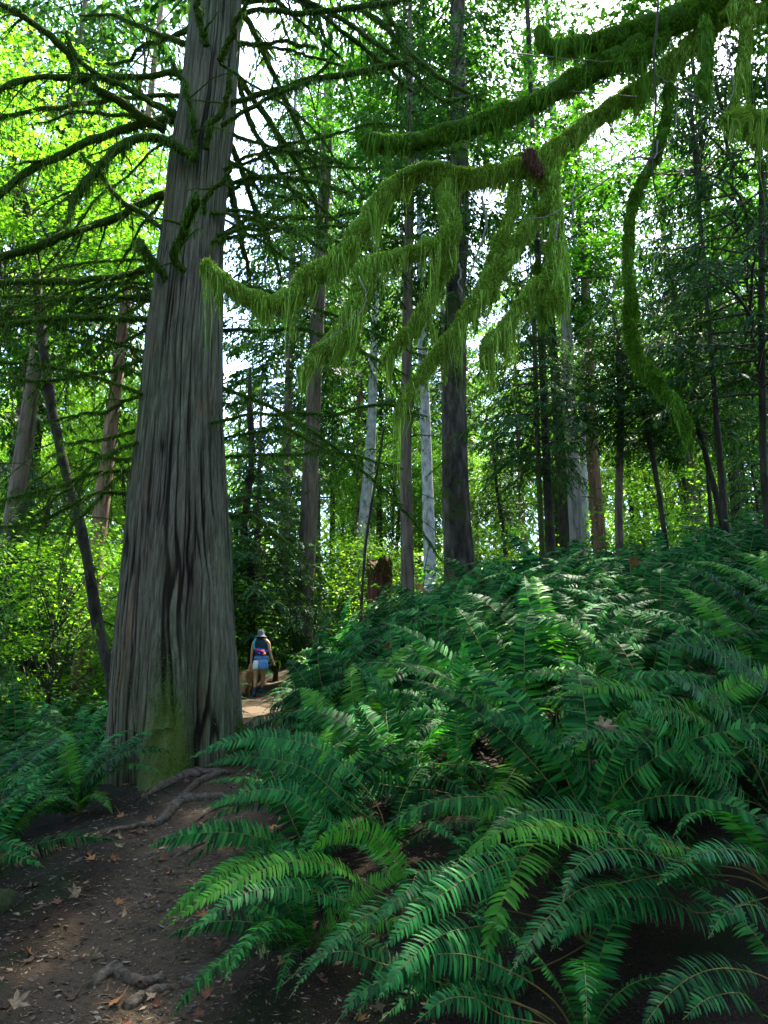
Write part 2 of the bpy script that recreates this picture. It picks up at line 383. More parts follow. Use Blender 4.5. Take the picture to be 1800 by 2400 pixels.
# ------------------------------------------------------------------ ferns
def frond_geo(mb, C, wmax, npin, rng, side=None, droop=.22, s0=.1, rr=.0035, mats=(0, 1), vee=.12, twist=.25, gaps=.05):
    """one frond along the curve C: a stalk and two rows of blade shaped leaflets"""
    C = np.asarray(C, float); m = len(C)
    T = unit(np.gradient(C, axis=0))
    if side is None:
        ch = C[-1] - C[0]; side = np.array([ch[1], -ch[0], 0.])
    side = unit(side)
    Sd = unit(side - T * (T @ side)[:, None]); Nn = np.cross(Sd, T)
    Nn *= np.sign(Nn[:, 2].mean() or 1)
    v, f = tube(C, np.linspace(rr, rr * .3, m), 4, False); mb.add(v, f, mats[1])
    s = s0 + (1 - s0) * (np.arange(npin) + .5) / npin
    s = np.repeat(s, 2) + rng.normal(0, .15 / npin, 2 * npin); s = np.clip(s, 0, .999); sg = np.tile([1., -1.], npin)
    keep = rng.random(len(s)) > gaps; s, sg = s[keep], sg[keep]
    fi = s * (m - 1); i = np.minimum(fi.astype(int), m - 2); fr = (fi - i)[:, None]
    lerp = lambda A: A[i] * (1 - fr) + A[i + 1] * fr
    pb, t, sd, n = lerp(C), unit(lerp(T)), unit(lerp(Sd)), unit(lerp(Nn))
    q = (s - s0) / (1 - s0)
    prof = (.62 + .38 * smooth(0, .25, q)) * np.where(q < .38, 1, 1 - np.clip((q - .38) / .62, 0, 1) ** 1.7 * .96)
    l = wmax * prof * rng.uniform(.80, 1.08, len(s)); sp = np.linalg.norm(np.diff(C, axis=0), axis=1).sum() * (1 - s0) / npin
    a = .12 + .75 * q ** 3 + rng.normal(0, .05, len(s))
    D = unit(sd * sg[:, None] * np.cos(a)[:, None] + t * np.sin(a)[:, None] + n * (vee + rng.normal(0, .06, len(s)))[:, None])
    Wd = unit(t - D * (t * D).sum(1, keepdims=True)); tw = rng.normal(0, twist, len(s))[:, None] + .25
    nn = np.cross(D, Wd); nn *= np.sign((nn * n).sum(1, keepdims=True))
    Wd = Wd * np.cos(tw) + nn * np.sin(tw)
    bw = np.minimum(sp * .50, l * .24) * rng.uniform(.85, 1.1, len(s))
    dr = droop * rng.uniform(.6, 1.4, len(s)); kurve = .10 * rng.uniform(.4, 1.6, len(s))
    def pt(fq, wq):
        c = pb + D * (l * fq)[:, None] + Wd * (l * fq * fq * kurve)[:, None]
        c = c - nn * (dr * l * fq ** 2)[:, None]; c[:, 2] -= dr * l * fq ** 2 * .6
        return c + Wd * (bw * wq)[:, None]
    V = np.stack([pt(0, -.75), pt(0, .95), pt(.35, 1.0), pt(.35, -.9), pt(.72, .72), pt(.72, -.62), pt(1.0, .0)], 1)
    mb.rep(V, [[0, 3, 2, 1], [3, 5, 4, 2], [5, 6, 4]], mats[0])
def frond_curve(L, rise, curl, m=14, sway=0.0):
    """a frond in its own x-z plane that leaves the ground at angle rise and arches over by curl"""
    s = np.linspace(0, 1, m); ang = rise - curl * s ** 1.25
    dx, dz = np.cos(ang), np.sin(ang)
    x = np.r_[0, np.cumsum((dx[1:] + dx[:-1]) / 2)] / (m - 1) * L; z = np.r_[0, np.cumsum((dz[1:] + dz[:-1]) / 2)] / (m - 1) * L
    return np.stack([x, sway * L * s ** 2, z], 1)
FROND = []
for k in range(9):
    r = np.random.default_rng(100 + k); mb = MB()
    C = frond_curve(1.0, R(r.uniform(52, 76)), R(r.uniform(80, 128)), 16, r.uniform(-.16, .16))
    frond_geo(mb, C, .095, 62, r, side=np.array([0, 1., 0]), droop=r.uniform(.15, .35))
    FROND.append(mb.mesh('frond', [M['fern'], M['rachis']]))
FROND_FRESH = []
for k in range(3):
    r = np.random.default_rng(120 + k); mb = MB()
    frond_geo(mb, frond_curve(1.0, R(r.uniform(50, 70)), R(r.uniform(85, 120)), 16, r.uniform(-.16, .16)),   .10, 60, r, side=np.array([0, 1., 0]), droop=r.uniform(.15, .35))
    FROND_FRESH.append(mb.mesh('frond', [M['fern_bright'], M['rachis']]))
FROND_DEAD = []
for k in range(2):
    r = np.random.default_rng(140 + k); mb = MB()
    frond_geo(mb, frond_curve(1.0, R(30), R(80), 12, .1), .06, 30, r, side=np.array([0, 1., 0]), droop=.7, gaps=.35)
    FROND_DEAD.append(mb.mesh('frond_dead', [M['fern_dead'], M['rachis']]))
def whole_fern(name, seed, n=16, npin=44, mat='fern', wid=.102, mats=None):
    r = np.random.default_rng(seed); mb = MB()
    for k in range(n):
        a = k * 2.39996 + r.normal(0, .25); L = r.uniform(.7, 1.1)
        inner = k / n
        C = frond_curve(L, R(r.uniform(38, 60) + 22 * inner), R(r.uniform(72, 118)), 10, r.uniform(-.18, .18))
        ca, sa = math.cos(a), math.sin(a); Rz = np.array([[ca, -sa, 0], [sa, ca, 0], [0, 0, 1]])
        frond_geo(mb, C @ Rz.T, wid * r.uniform(.8, 1.1), npin, r, side=np.array([-sa, ca, 0]), droop=r.uniform(.15, .4))
    return mb.mesh(name, mats or [M[mat], M['rachis']])
FERN_MID = [whole_fern('sword_fern', 200 + k, n=15 + k % 5) for k in range(6)]
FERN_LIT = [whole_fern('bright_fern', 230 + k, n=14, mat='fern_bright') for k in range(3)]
FERN_LOW = [whole_fern('low_fern', 250 + k, n=11, npin=16) for k in range(3)]

# ------------------------------------------------------------------ hanging moss
def moss_strands(mb, C, r, per_m, lmin, lmax, seed, mat=0, w=.0045, drape=None, top=.35, pw=2.2, clump=0, grav=1.0, bare=False):
    """many thin hanging strands rooted on the surface of a limb with curve C and radius r"""
    g = np.random.default_rng(seed); m = len(C); seg = np.linalg.norm(np.diff(C, axis=0), axis=1); L = seg.sum()
    N = int(per_m * L)
    if N < 1: return
    u = g.random(N) * (m - 1.001); i = u.astype(int); fr = (u - i)[:, None]
    T, Na, Ba = frames(C)
    rr = np.interp(u, np.arange(m), np.broadcast_to(r, (m,)))
    p = C[i] * (1 - fr) + C[i + 1] * fr; t = T[i]
    th = g.uniform(0, 6.283, N)
    if bare:
        gone = (fbm(p[:, 0] * 4.5 + np.cos(th) * .5, p[:, 1] * 4.5 + np.sin(th) * .5, p[:, 2] * 4.5, seed % 89 + 7, 2) < -.22) & (g.random(N) < .85)
        kp = ~gone; u, i, fr, rr, p, t, th = u[kp], i[kp], fr[kp], rr[kp], p[kp], t[kp], th[kp]; N = len(u)
    rad = Na[i] * np.cos(th)[:, None] + Ba[i] * np.sin(th)[:, None]
    n1 = fbm(p[:, 0] * 7, p[:, 1] * 7, p[:, 2] * 7, seed % 97, 3)
    amp = np.clip(.50 + 2.1 * n1, .10, 1.8)
    if drape is not None: amp = amp * np.interp(u / (m - 1), np.linspace(0, 1, len(drape)), drape)
    l = lmin + (lmax - lmin) * g.random(N) ** pw * amp
    l *= np.where(rad[:, 2] > .3, top, 1.0)
    b = p + rad * (rr * (.92 + .25 * n1))[:, None]
    out = unit(rad + np.array([0, 0, -.25]) + g.normal(0, .45, (N, 3)) + t * g.normal(0, .3, N)[:, None])
    k1 = np.minimum(l * .3, .026)
    p1 = b + out * k1[:, None]
    dn = unit(np.stack([g.normal(0, .10, N), g.normal(0, .10, N), -np.ones(N)], 1) * grav + out * (.04 + (1 - grav)) + g.normal(0, .6 * (1 - grav) + .02, (N, 3)))
    p2 = p1 + (unit(dn + out * .12)) * (l * .4)[:, None]; p3 = p2 + dn * (l * .45)[:, None]
    if clump:
        al = np.r_[0, np.cumsum(seg)]; s_ = np.interp(u, np.arange(m), al); cid = np.floor(s_ / clump + g.normal(0, .3, N)).astype(int); cid = np.clip(cid, 0, int(L / clump) + 1)
        nc = cid.max() + 1; sc = (np.arange(nc) + .5) * clump; cc = np.stack([np.interp(sc, al, C[:, k]) for k in range(3)], 1)[:, :2] + g.normal(0, clump * .45, (nc, 2))
        kl = g.uniform(.35, 1.6, nc)[cid]; drop = (p3[:, 2] - b[:, 2]) * (kl - 1)
        p2[:, 2] += drop * .5; p3[:, 2] += drop; f_ = np.clip(l / .10, 0, 1)[:, None]
        p2[:, :2] += (cc[cid] - p2[:, :2]) * .30 * f_; p3[:, :2] += (cc[cid] - p3[:, :2]) * .72 * f_
    sd = unit(np.stack([g.normal(0, 1, N), g.normal(0, 1, N), g.normal(0, .3, N)], 1)) * (w * g.uniform(.6, 1.5, N))[:, None]
    V = np.stack([b - sd, b + sd, p1 + sd, p1 - sd, p2 + sd * .9, p2 - sd * .9, p3], 1)
    mb.rep(V, [[0, 1, 2, 3], [3, 2, 4, 5], [5, 4, 6]], mat)

# ------------------------------------------------------------------ fallen maple leaf, stone
def fallen_leaf_mesh(seed, mat):
    r = np.random.default_rng(seed); mb = MB()
    A = np.radians([-165, -128, -112, -95, -75, -58, -50, -36, -22, -12, 0, 12, 22, 36, 50, 58, 75, 95, 112, 128, 165])
    Rr = np.array([.22, .40, .62, .45, .34, .62, .92, .66, .40, .72, 1.0, .72, .40, .66, .92, .62, .34, .45, .62, .40, .22]) * r.uniform(.88, 1.1, 21)
    n = len(A); cx, cyy = r.uniform(.25, .8, 2); ph = r.uniform(0, 6.28)
    rings = [np.stack([np.sin(A) * Rr * q, np.cos(A) * Rr * q], 1) for q in (.5, 1.0)]
    xy = np.vstack([[[0, 0]], *rings]); rad = np.hypot(xy[:, 0], xy[:, 1]); th = np.arctan2(xy[:, 1], xy[:, 0])
    z = cx * .75 * rad ** 2 * np.cos(2 * th + ph) + .55 * cyy * rad ** 2 + r.normal(0, .10, len(rad)) * rad
    xy = xy * (1 - .22 * rad[:, None] ** 2 * (.5 + .5 * np.sin(th + ph))[:, None]); v = np.c_[xy * .075, z * .075 + .008]
    i = np.arange(n - 1)
    mb.add(v, [np.stack([np.zeros(n - 1, int), 2 + i, 1 + i], 1), np.stack([1 + i, 2 + i, n + 2 + i, n + 1 + i], 1)])
    st = catmull([[0, 0, .008], [0, -.05, .012], [r.uniform(-.02, .02), -.10, .02]], 6); tv, tf = tube(st, .0018, 4); mb.add(tv, tf)
    return mb.mesh('fallen_leaf', [mat])
def stone_mesh(seed, mat):
    r = np.random.default_rng(seed); mb = MB()
    nu, nv = 16, 10
    th = np.arange(nu) / nu * 2 * math.pi; ph = np.linspace(-.5 * math.pi, .5 * math.pi, nv)
    d = np.stack([np.cos(ph)[:, None] * np.cos(th), np.cos(ph)[:, None] * np.sin(th), np.sin(ph)[:, None] * np.ones(nu)], -1)
    k = 1 + .28 * fbm(d[..., 0] * 1.3, d[..., 1] * 1.3, d[..., 2] * 1.3, seed, 3)
    e = np.abs(d) ** .8; d = d * k[..., None]; d[..., 2] *= .55
    v = d.reshape(-1, 3)
    a = np.arange(nv - 1)[:, None] * nu + np.arange(nu); b = np.arange(nv - 1)[:, None] * nu + (np.arange(nu) + 1) % nu
    mb.add(v, np.stack([a, b, b + nu, a + nu], -1).reshape(-1, 4))
    return mb.mesh('stone', [mat], True)
# ------------------------------------------------------------------ ground and trail
def axis(lo, f0, f1, hi, st, grow=1.16):
    a = list(np.arange(f0, f1, st)); s = st; x = a[-1]
    while x < hi: s *= grow; x += s; a.append(x)
    s = st; x = a[0]; b = []
    while x > lo: s *= grow; x -= s; b.append(x)
    return np.array(b[::-1] + a)
gx = axis(-260, -4.2, 2.6, 260, .045); gy = axis(-60, 2.2, 10.5, 420, .05)
GX, GY = np.meshgrid(gx, gy); GZ = height(GX, GY)
GU = np.abs(trail_u(GX, GY)) - trail_w(GY) + .22 * fbm(GX * 1.7, GY * 1.7, 0, 21, 3)
nx, ny = len(gx), len(gy)
a = (np.arange(ny - 1)[:, None] * nx + np.arange(nx - 1)[None]).ravel()
quads = np.stack([a, a + 1, a + 1 + nx, a + nx], 1)
cu = GU.ravel()[quads].mean(1); cyv = GY.ravel()[quads].mean(1)
on_trail = (cu < .0) & (cyv < 29) & (cyv > -3)
def soil_mat(name):
    m, t, out = new_mat(name)
    at = nd(t, 'ShaderNodeAttribute', attribute_name='edge')
    n1 = noise_tex(t, 1.6, 6); n2 = noise_tex(t, 26, 8, rough=.7); n3 = noise_tex(t, 120, 4)
    dirt = ramp(t, n2, [(.3, (.020, .014, .008)), (.52, (.060, .043, .025)), (.75, (.12, .090, .056))])
    dirt = mixc(t, ramp(t, n1, [(.42, (0, 0, 0)), (.62, (1, 1, 1))]), dirt, (.068, .046, .027))
    lit = ramp(t, n3, [(.3, (.005, .0035, .0025)), (.5, (.016, .010, .006)), (.72, (.05, .03, .015))])
    lit = mixc(t, ramp(t, noise_tex(t, 2.7, 5), [(.5, (0, 0, 0)), (.62, (.8, .8, .8))]), lit, (.010, .016, .004))
    e = mathn(t, 'ADD', at.outputs['Fac'], mathn(t, 'MULTIPLY_ADD', n2, .5)); e.node.inputs[0]
    c = mixc(t, ramp(t, at.outputs['Fac'], [(.0, (0, 0, 0)), (1.0, (1, 1, 1))]), dirt, lit)
    p = nd(t, 'ShaderNodeBsdfPrincipled', Roughness=.95); p.inputs['Specular IOR Level'].default_value = .12
    t.links.new(c, p.inputs['Base Color'])
    b = nd(t, 'ShaderNodeBump', Strength=1.0, Distance=.02); t.links.new(n2, b.inputs['Height'])
    b2 = nd(t, 'ShaderNodeBump', Strength=.8, Distance=.008); t.links.new(n3, b2.inputs['Height']); t.links.new(b.outputs[0], b2.inputs['Normal'])
    t.links.new(b2.outputs[0], p.inputs['Normal']); t.links.new(p.outputs[0], out.inputs[0])
    return m
M['soil'] = soil_mat('forest_soil')
def sheet(name, sel):
    q = quads[sel]; used, inv = np.unique(q.ravel(), return_inverse=True)
    V = np.stack([GX.ravel()[used], GY.ravel()[used], GZ.ravel()[used]], 1)
    o = MB().add(V, inv.reshape(-1, 4)).build(name, M['soil'], None, True)
    at = o.data.attributes.new('edge', 'FLOAT', 'POINT')
    at.data.foreach_set('value', smooth(-.22, .22, GU.ravel()[used]).astype(np.float32))
    return tag(o, kind='structure')
sheet('ground', ~on_trail); sheet('trail', on_trail)

# small debris on the ground: needles, bark crumbs, twig bits, gravel
g = np.random.default_rng(3)
N = 26000
yy = 2.6 + 9 * g.random(N) ** 1.9; xx = np.interp(yy, TY, TX) + g.normal(0, 1.0, N)
zz = height(xx, yy)
mb = MB(); a_ = g.uniform(0, 6.28, N); L = .012 + .05 * g.random(N) ** 3
needles(mb, np.stack([xx, yy, zz + .004], 1), np.stack([np.cos(a_), np.sin(a_), g.normal(.05, .12, N)], 1), L, L * g.uniform(.05, .22, N), .0, g)
M['debris'] = leaf_mat('debris', [(.02, .012, .008), (.07, .045, .028), (.15, .10, .06), (.2, .16, .11)], (1, 1, 1), .05, .9, .1)
tag(mb.build('forest_litter', M['debris']), 'scattered needles, bark crumbs and twig bits lying on the trail', 'litter', kind='stuff')
mb = MB(); N = 2200
yy = 2.8 + 7 * g.random(N) ** 1.6; uu = np.abs(g.normal(.25, .42, N)) * np.where(g.random(N) < .72, 1, -1); xx = np.interp(yy, TY, TX) + uu; zz = height(xx, yy)
oct_ = np.array([[1, 0, 0], [0, 1, 0], [-1, 0, 0], [0, -1, 0], [.1, .1, .6], [0, 0, -.6]])
sz = .004 + .014 * g.random(N) ** 4
V = oct_[None] * sz[:, None, None] * g.uniform(.6, 1.3, (N, 6, 1)) + np.stack([xx, yy, zz + .001], 1)[:, None]
mb.rep(V, [[0, 1, 4], [1, 2, 4], [2, 3, 4], [3, 0, 4], [1, 0, 5], [2, 1, 5], [3, 2, 5], [0, 3, 5]])
M['stone'] = simple_mat('stone_grey', (.035, .030, .024), (.12, .105, .085), 14, rough=.85, bump=.01, objvar=.5)
tag(mb.build('gravel', M['stone']), 'fine grey gravel bedded in the brown trail', 'gravel', kind='stuff')

# ------------------------------------------------------------------ the big cedar
CY = 8.3
PR = [(-420, 500, 574), (-150, 470, 568), (0, 452, 562), (110, 442, 559), (270, 420, 548), (380, 401, 534), (542, 384, 521), (800, 347, 517), (963, 332, 518), (1180, 306, 529), (1397, 288, 541), (1540, 275, 550), (1640, 268, 555), (1760, 264, 556), (1900, 262, 557)]
cz, ccx, crr = [], [], []
for py, l, r_ in PR:
    q = P((l + r_) / 2, py, CY); cz.append(q[2]); ccx.append(q[0]); crr.append((r_ - l) / 2 * px_m(CY, py))
cz, ccx, crr = (np.array(v)[::-1] for v in (cz, ccx, crr))
cz = np.r_[cz, 20, 27]; ccx = np.r_[ccx, ccx[-1] + .1, ccx[-1] + .1]; crr = np.r_[crr, .22, .06]
def cedar_axis(z): return np.interp(z, cz, ccx), np.interp(z, cz, crr)
zr = np.r_[np.linspace(-.35, 2.4, 130), np.linspace(2.43, 11, 230), np.linspace(11.3, 27, 30)]
na = 600; th = np.arange(na) / na * 2 * math.pi
ZZg, TH = np.meshgrid(zr, th, indexing='ij')
AX, AR = cedar_axis(ZZg)
rel = TH + math.pi / 2 - R(16)                                 # 0 = towards the camera, positive = to the right in the picture
rel = (rel + math.pi) % (2 * math.pi) - math.pi
bz = ZZg - .55
creasef = smooth(4.2, 2.2, ZZg)
cpos = R(17) + .10 * np.sin(ZZg * 1.7)
cre = np.exp(-((rel - cpos) / R(10)) ** 2)
front = np.exp(-((rel - R(-5)) / R(17)) ** 2); rightb = np.exp(-((rel - R(72)) / R(36)) ** 2); leftb = np.exp(-((rel - R(-82)) / R(34)) ** 2)
flare = np.exp(-np.maximum(bz, -.5) / .5)
lobe = 1 + creasef * (-.27 * cre + .05 * front + .05 * np.exp(-((rel - R(45)) / R(22)) ** 2)) + flare * (.62 * front + .10 * rightb - .02 * leftb + .05 * np.cos(rel * 5 + 1) + .05 * np.cos(rel * 9 + 2))
lobe += .025 * fbm(np.cos(TH) * 1.4, np.sin(TH) * 1.4, ZZg * .5, 41)
scar = np.exp(-((rel - R(33)) / R(5)) ** 2) * np.exp(-((ZZg - 3.05) / .34) ** 2); lobe -= .10 * scar
knot = np.exp(-((rel - R(13)) / R(7)) ** 2 - ((ZZg - 2.95) / .12) ** 2); lobe -= .08 * knot
warp = .10 * fbm(ZZg * .9, np.cos(TH) * 2, np.sin(TH) * 2, 51, 3) + creasef * .25 * (cpos - rel) * np.exp(-((rel - cpos) / .5) ** 2)
ang = TH + warp
ca, sa = np.cos(ang), np.sin(ang)
n1 = vn(ca * 13, sa * 13, ZZg * .5, 61); n2 = vn(ca * 30, sa * 30, ZZg * 1.3, 62); n3 = vn(ca * 40, sa * 40, ZZg * 2.4, 63)
crack = np.exp(-(n1 / .13) ** 2) * (.55 + .45 * vn(ca * 3, sa * 3, ZZg * .8, 64)).clip(.15, 1) + .55 * np.exp(-(n2 / .16) ** 2) * (.5 + .5 * vn(ca * 5, sa * 5, ZZg * 1.3, 65))
rad = AR * lobe + (-.030 * crack + .010 * n2 + .010 * n3 + .012 * vn(ca * 5, sa * 5, ZZg * .4, 66)) * (.4 + .6 * np.clip(AR / .5, 0, 1)) + .008
ridge = crack
V = np.stack([AX + rad * np.cos(TH), CY + rad * np.sin(TH), ZZg], -1).reshape(-1, 3)
nz = len(zr); a = np.arange(nz - 1)[:, None] * na + np.arange(na); b = np.arange(nz - 1)[:, None] * na + (np.arange(na) + 1) % na
def cedar_bark():
    m, t, out = new_mat('cedar_bark')
    f = noise_tex(t, 30, 8, (1, 1, .045), rough=.72); f2 = noise_tex(t, 1.1, 4, (1, 1, .4))
    c = ramp(t, f, [(.28, (.025, .021, .013)), (.45, (.078, .068, .046)), (.62, (.155, .138, .098)), (.78, (.25, .225, .17))])
    c = mixc(t, ramp(t, f2, [(.4, (0, 0, 0)), (.68, (.75, .75, .75))]), c, mixc(t, 1.0, c, (.72, 1.0, .68), 'MULTIPLY'))
    c = mixc(t, ramp(t, noise_tex(t, 3, 5, (1, 1, .25)), [(.60, (0, 0, 0)), (.74, (.8, .8, .8))]), c, mixc(t, 1.0, c, (1.5, .95, .7), 'MULTIPLY'))
    fi = nd(t, 'ShaderNodeAttribute', attribute_name='fissure')
    c = mixc(t, fi.outputs['Fac'], c, mixc(t, 1.0, c, (.14, .12, .10), 'MULTIPLY'))  # cracks darkened in colour to deepen the shade in the grooves
    ms = nd(t, 'ShaderNodeAttribute', attribute_name='moss')
    mf = mathn(t, 'ADD', ms.outputs['Fac'], noise_tex(t, 6, 7, (1, 1, .5), rough=.75))
    mfac = ramp(t, mf, [(.80, (0, 0, 0)), (1.30, (.8, .8, .8))])
    mc = ramp(t, noise_tex(t, 45, 6, rough=.7), [(.3, (.022, .040, .004)), (.7, (.10, .14, .014))])
    c = mixc(t, mfac, c, mc)
    p = nd(t, 'ShaderNodeBsdfPrincipled', Roughness=.9); p.inputs['Specular IOR Level'].default_value = .15
    t.links.new(c, p.inputs['Base Color'])
    bb = nd(t, 'ShaderNodeBump', Strength=1.0, Distance=.022); t.links.new(f, bb.inputs['Height']); t.links.new(bb.outputs[0], p.inputs['Normal'])
    t.links.new(p.outputs[0], out.inputs[0]); return m
M['cedar'] = cedar_bark()
cedar = thing('cedar_tree', 'massive old cedar with furrowed grey bark and mossy foot beside the trail', 'tree', (float(cedar_axis(.6)[0]), CY, .5))
OFF = np.array(cedar.location)
mb = MB().add(V - OFF, np.stack([a, b, b + na, a + na], -1).reshape(-1, 4))
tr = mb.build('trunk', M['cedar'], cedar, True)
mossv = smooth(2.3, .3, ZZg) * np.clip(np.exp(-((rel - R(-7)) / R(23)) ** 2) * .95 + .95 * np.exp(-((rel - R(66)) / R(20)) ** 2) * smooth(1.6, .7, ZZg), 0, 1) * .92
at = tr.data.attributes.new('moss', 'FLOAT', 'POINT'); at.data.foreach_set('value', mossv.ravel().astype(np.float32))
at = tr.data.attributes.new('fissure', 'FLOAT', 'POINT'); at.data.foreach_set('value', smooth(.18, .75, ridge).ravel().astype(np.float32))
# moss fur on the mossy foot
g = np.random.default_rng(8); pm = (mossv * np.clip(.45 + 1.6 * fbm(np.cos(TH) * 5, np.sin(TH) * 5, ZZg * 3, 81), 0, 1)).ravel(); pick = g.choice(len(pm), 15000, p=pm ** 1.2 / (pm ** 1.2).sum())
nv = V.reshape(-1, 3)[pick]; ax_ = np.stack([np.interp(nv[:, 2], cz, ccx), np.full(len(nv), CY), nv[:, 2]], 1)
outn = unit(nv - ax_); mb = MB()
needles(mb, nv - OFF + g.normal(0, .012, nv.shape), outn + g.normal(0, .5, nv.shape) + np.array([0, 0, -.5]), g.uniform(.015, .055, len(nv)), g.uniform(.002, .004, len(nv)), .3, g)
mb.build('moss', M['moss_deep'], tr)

def z1(*pts): return [(x * .5425, y * .5425) for x, y in pts]
def z2(*pts): return [(900 + x * .5425, y * .5425) for x, y in pts]
def z3(*pts): return [(x * .5425, 800 + y * .5425) for x, y in pts]
# (points from the trunk outwards, depth where it starts, change of depth, thickness px at start, at end, moss 0..2)
CB = [
 (z1((765,500),(700,470),(560,390),(440,325),(360,270),(315,190),(300,140)), 8.2, -.6, 20, 11, .5),
 (z1((720,560),(620,510),(560,455),(440,395),(360,325),(325,235),(180,110),(60,40),(-60,-20)), 8.4, -1.2, 26, 15, .6),
 (z1((815,190),(700,150),(560,100),(480,65),(330,60)), 8.3, .7, 16, 8, .5),
 (z1((815,130),(700,170),(600,205),(540,270),(430,300)), 8.6, .9, 14, 8, .5),
 (z1((790,310),(600,322),(300,320),(120,330),(0,370),(-80,420)), 8.3, -.9, 15, 14, 1),
 (z1((770,530),(640,520),(430,490),(300,508),(180,540)), 8.6, .6, 12, 7, .6),
 (z1((775,420),(620,420),(440,440),(300,478),(150,492),(0,535),(-90,580)), 8.7, .9, 12, 13, .8),
 (z1((760,515),(640,535),(560,555),(440,590),(300,640),(170,710),(80,780),(0,850),(-80,930)), 8.5, -.8, 20, 18, .9),
 (z1((838,680),(765,630),(690,590),(600,590),(500,640),(400,740),(320,830),(290,940)), 7.75, -.5, 26, 18, 1.5),
 (z1((725,1000),(620,940),(500,860),(400,770),(360,720)), 8.1, -.4, 16, 10, .8),
 (z1((720,830),(600,880),(450,960),(300,1020),(150,1090),(0,1140),(-90,1160)), 8.6, .5, 20, 24, 1.0),
 (z1((725,1225),(670,1150),(620,1080),(592,1038),(572,1090)), 7.9, -.6, 20, 16, 1.2),
 (z1((800,1165),(740,1100),(728,1060),(758,980),(790,900),(820,815)), 7.7, -.75, 18, 27, 1.6),
 (z1((665,1160),(500,1190),(300,1212),(100,1225),(0,1230),(-90,1240)), 8.3, -.3, 18, 17, .9),
 (z1((640,1270),(450,1275),(200,1265),(100,1260),(-20,1275)), 8.5, .7, 12, 10, .7),
 (z1((650,1385),(400,1365),(250,1360),(100,1380),(0,1398),(-80,1410)), 8.2, -.5, 17, 16, 1.2),
 (z3((630,70),(450,130),(300,162),(100,180),(0,150)), 8.2, -.4, 12, 10, .8),
 (z3((610,240),(450,310),(300,342),(180,350)), 8.2, -.3, 9, 7, .4),
 (z3((590,380),(450,410),(300,440),(240,452)), 8.2, -.3, 9, 6, .4),
 (z3((580,510),(450,500),(350,458)), 8.2, .3, 9, 6, .4),
 (z1((845,670),(850,560),(832,420),(790,340),(748,265)), 7.75, -.35, 13, 12, .7),
 (z1((890,645),(930,540),(970,420),(1002,298)), 7.75, -.4, 18, 13, .8),
 (z1((893,205),(880,100),(872,0),(860,-60)), 7.8, -.4, 20, 17, .3),
 (z1((945,258),(1000,160),(1070,40),(1110,-40)), 7.8, -.4, 16, 13, .6),
 (z1((1030,75),(1100,55),(1300,55),(1500,45),(1659,25),(1760,0)), 8.4, -.6, 12, 15, .9),
 (z1((1030,190),(1200,172),(1420,145)), 8.3, -.3, 12, 8, .9),
 (z1((985,450),(1150,410),(1300,352),(1470,312),(1659,275),(1760,262)), 8.2, -.7, 14, 15, 1),
 (z1((960,545),(1080,490),(1200,430),(1350,372),(1460,252)), 8.0, -.6, 12, 9, .9),
 (z1((990,580),(1150,640),(1300,682),(1490,715)), 8.4, .5, 9, 9, .9),
 (z1((880,925),(930,830),(1000,770),(1052,700)), 7.8, -.4, 14, 12, .8),
 (z1((985,790),(1120,755),(1250,765),(1400,800),(1545,865)), 8.3, -.6, 11, 9, 1.1),
 (z1((965,912),(1150,940),(1350,945),(1570,930)), 8.4, .4, 10, 7, .7),
 (z1((915,1055),(1050,1000),(1260,930)), 7.9, -.3, 9, 7, .7),
 (z1((1000,300),(1060,380),(1130,470),(1230,620),(1310,760),(1370,900),(1385,1035)), 8.9, 1.2, 18, 12, .3),
 (z1((1030,40),(1080,110),(1170,300),(1250,480),(1330,660),(1390,820),(1400,980)), 8.9, 1.0, 16, 11, .3),
 (z1((1010,300),(1040,380),(1100,560),(1200,740),(1330,910)), 8.8, 1.4, 16, 11, .3),
 (z1((985,620),(1060,830),(1110,960),(1160,1080),(1190,1210)), 8.8, .8, 18, 10, .3),
 (z1((975,740),(1000,830),(1030,1000),(1070,1235)), 8.8, .6, 18, 11, .4),
 (z1((1030,10),(1190,20),(1350,150),(1470,260)), 8.8, .6, 12, 9, .5),
 (z1((1030,-60),(1300,20),(1500,170),(1650,285),(1760,400)), 8.7, .9, 15, 12, .5),
 (z1((1050,-120),(1450,60),(1659,210),(1800,330)), 8.7, .4, 15, 12, .6),
 (z1((1040,180),(1130,195),(1300,232),(1500,285)), 8.5, .7, 9, 7, .6),
 (z2((-80,60),(0,130),(100,250),(250,390),(420,470)), 9.6, -.5, 16, 10, .8),
 (z2((-60,-40),(60,130),(110,280),(220,420),(300,440),(430,420)), 9.4, -.4, 14, 9, .9),
 (z3((950,270),(1000,262),(1060,255)), 8.4, -.3, 7, 5, .5),
 (z1((975,850),(1080,790),(1160,850),(1290,860)), 8.9, .6, 11, 8, .8),
]
gq = np.random.default_rng(91)
for k in range(34):                                     # the rest of the tangle, between the traced ones
    zb = gq.uniform(3.6, 10.2); x0, r0 = cedar_axis(zb); side = -1 if k % 2 else 1; L = gq.uniform(1.2, 3.4); y0 = CY + gq.uniform(-.5, .6)
    up = gq.uniform(-.25, .45); dr = gq.uniform(.1, .7); s = np.linspace(0, 1, 6)
    CB.append(('w', np.stack([x0 + side * (r0 * .7 + L * s), y0 + gq.uniform(-.9, .9) * L * s, zb + L * (up * s - dr * s ** 2) + gq.normal(0, .05, 6)], 1), float(y0), 0, gq.uniform(6, 11), gq.uniform(4, 7), gq.uniform(.3, .9)))
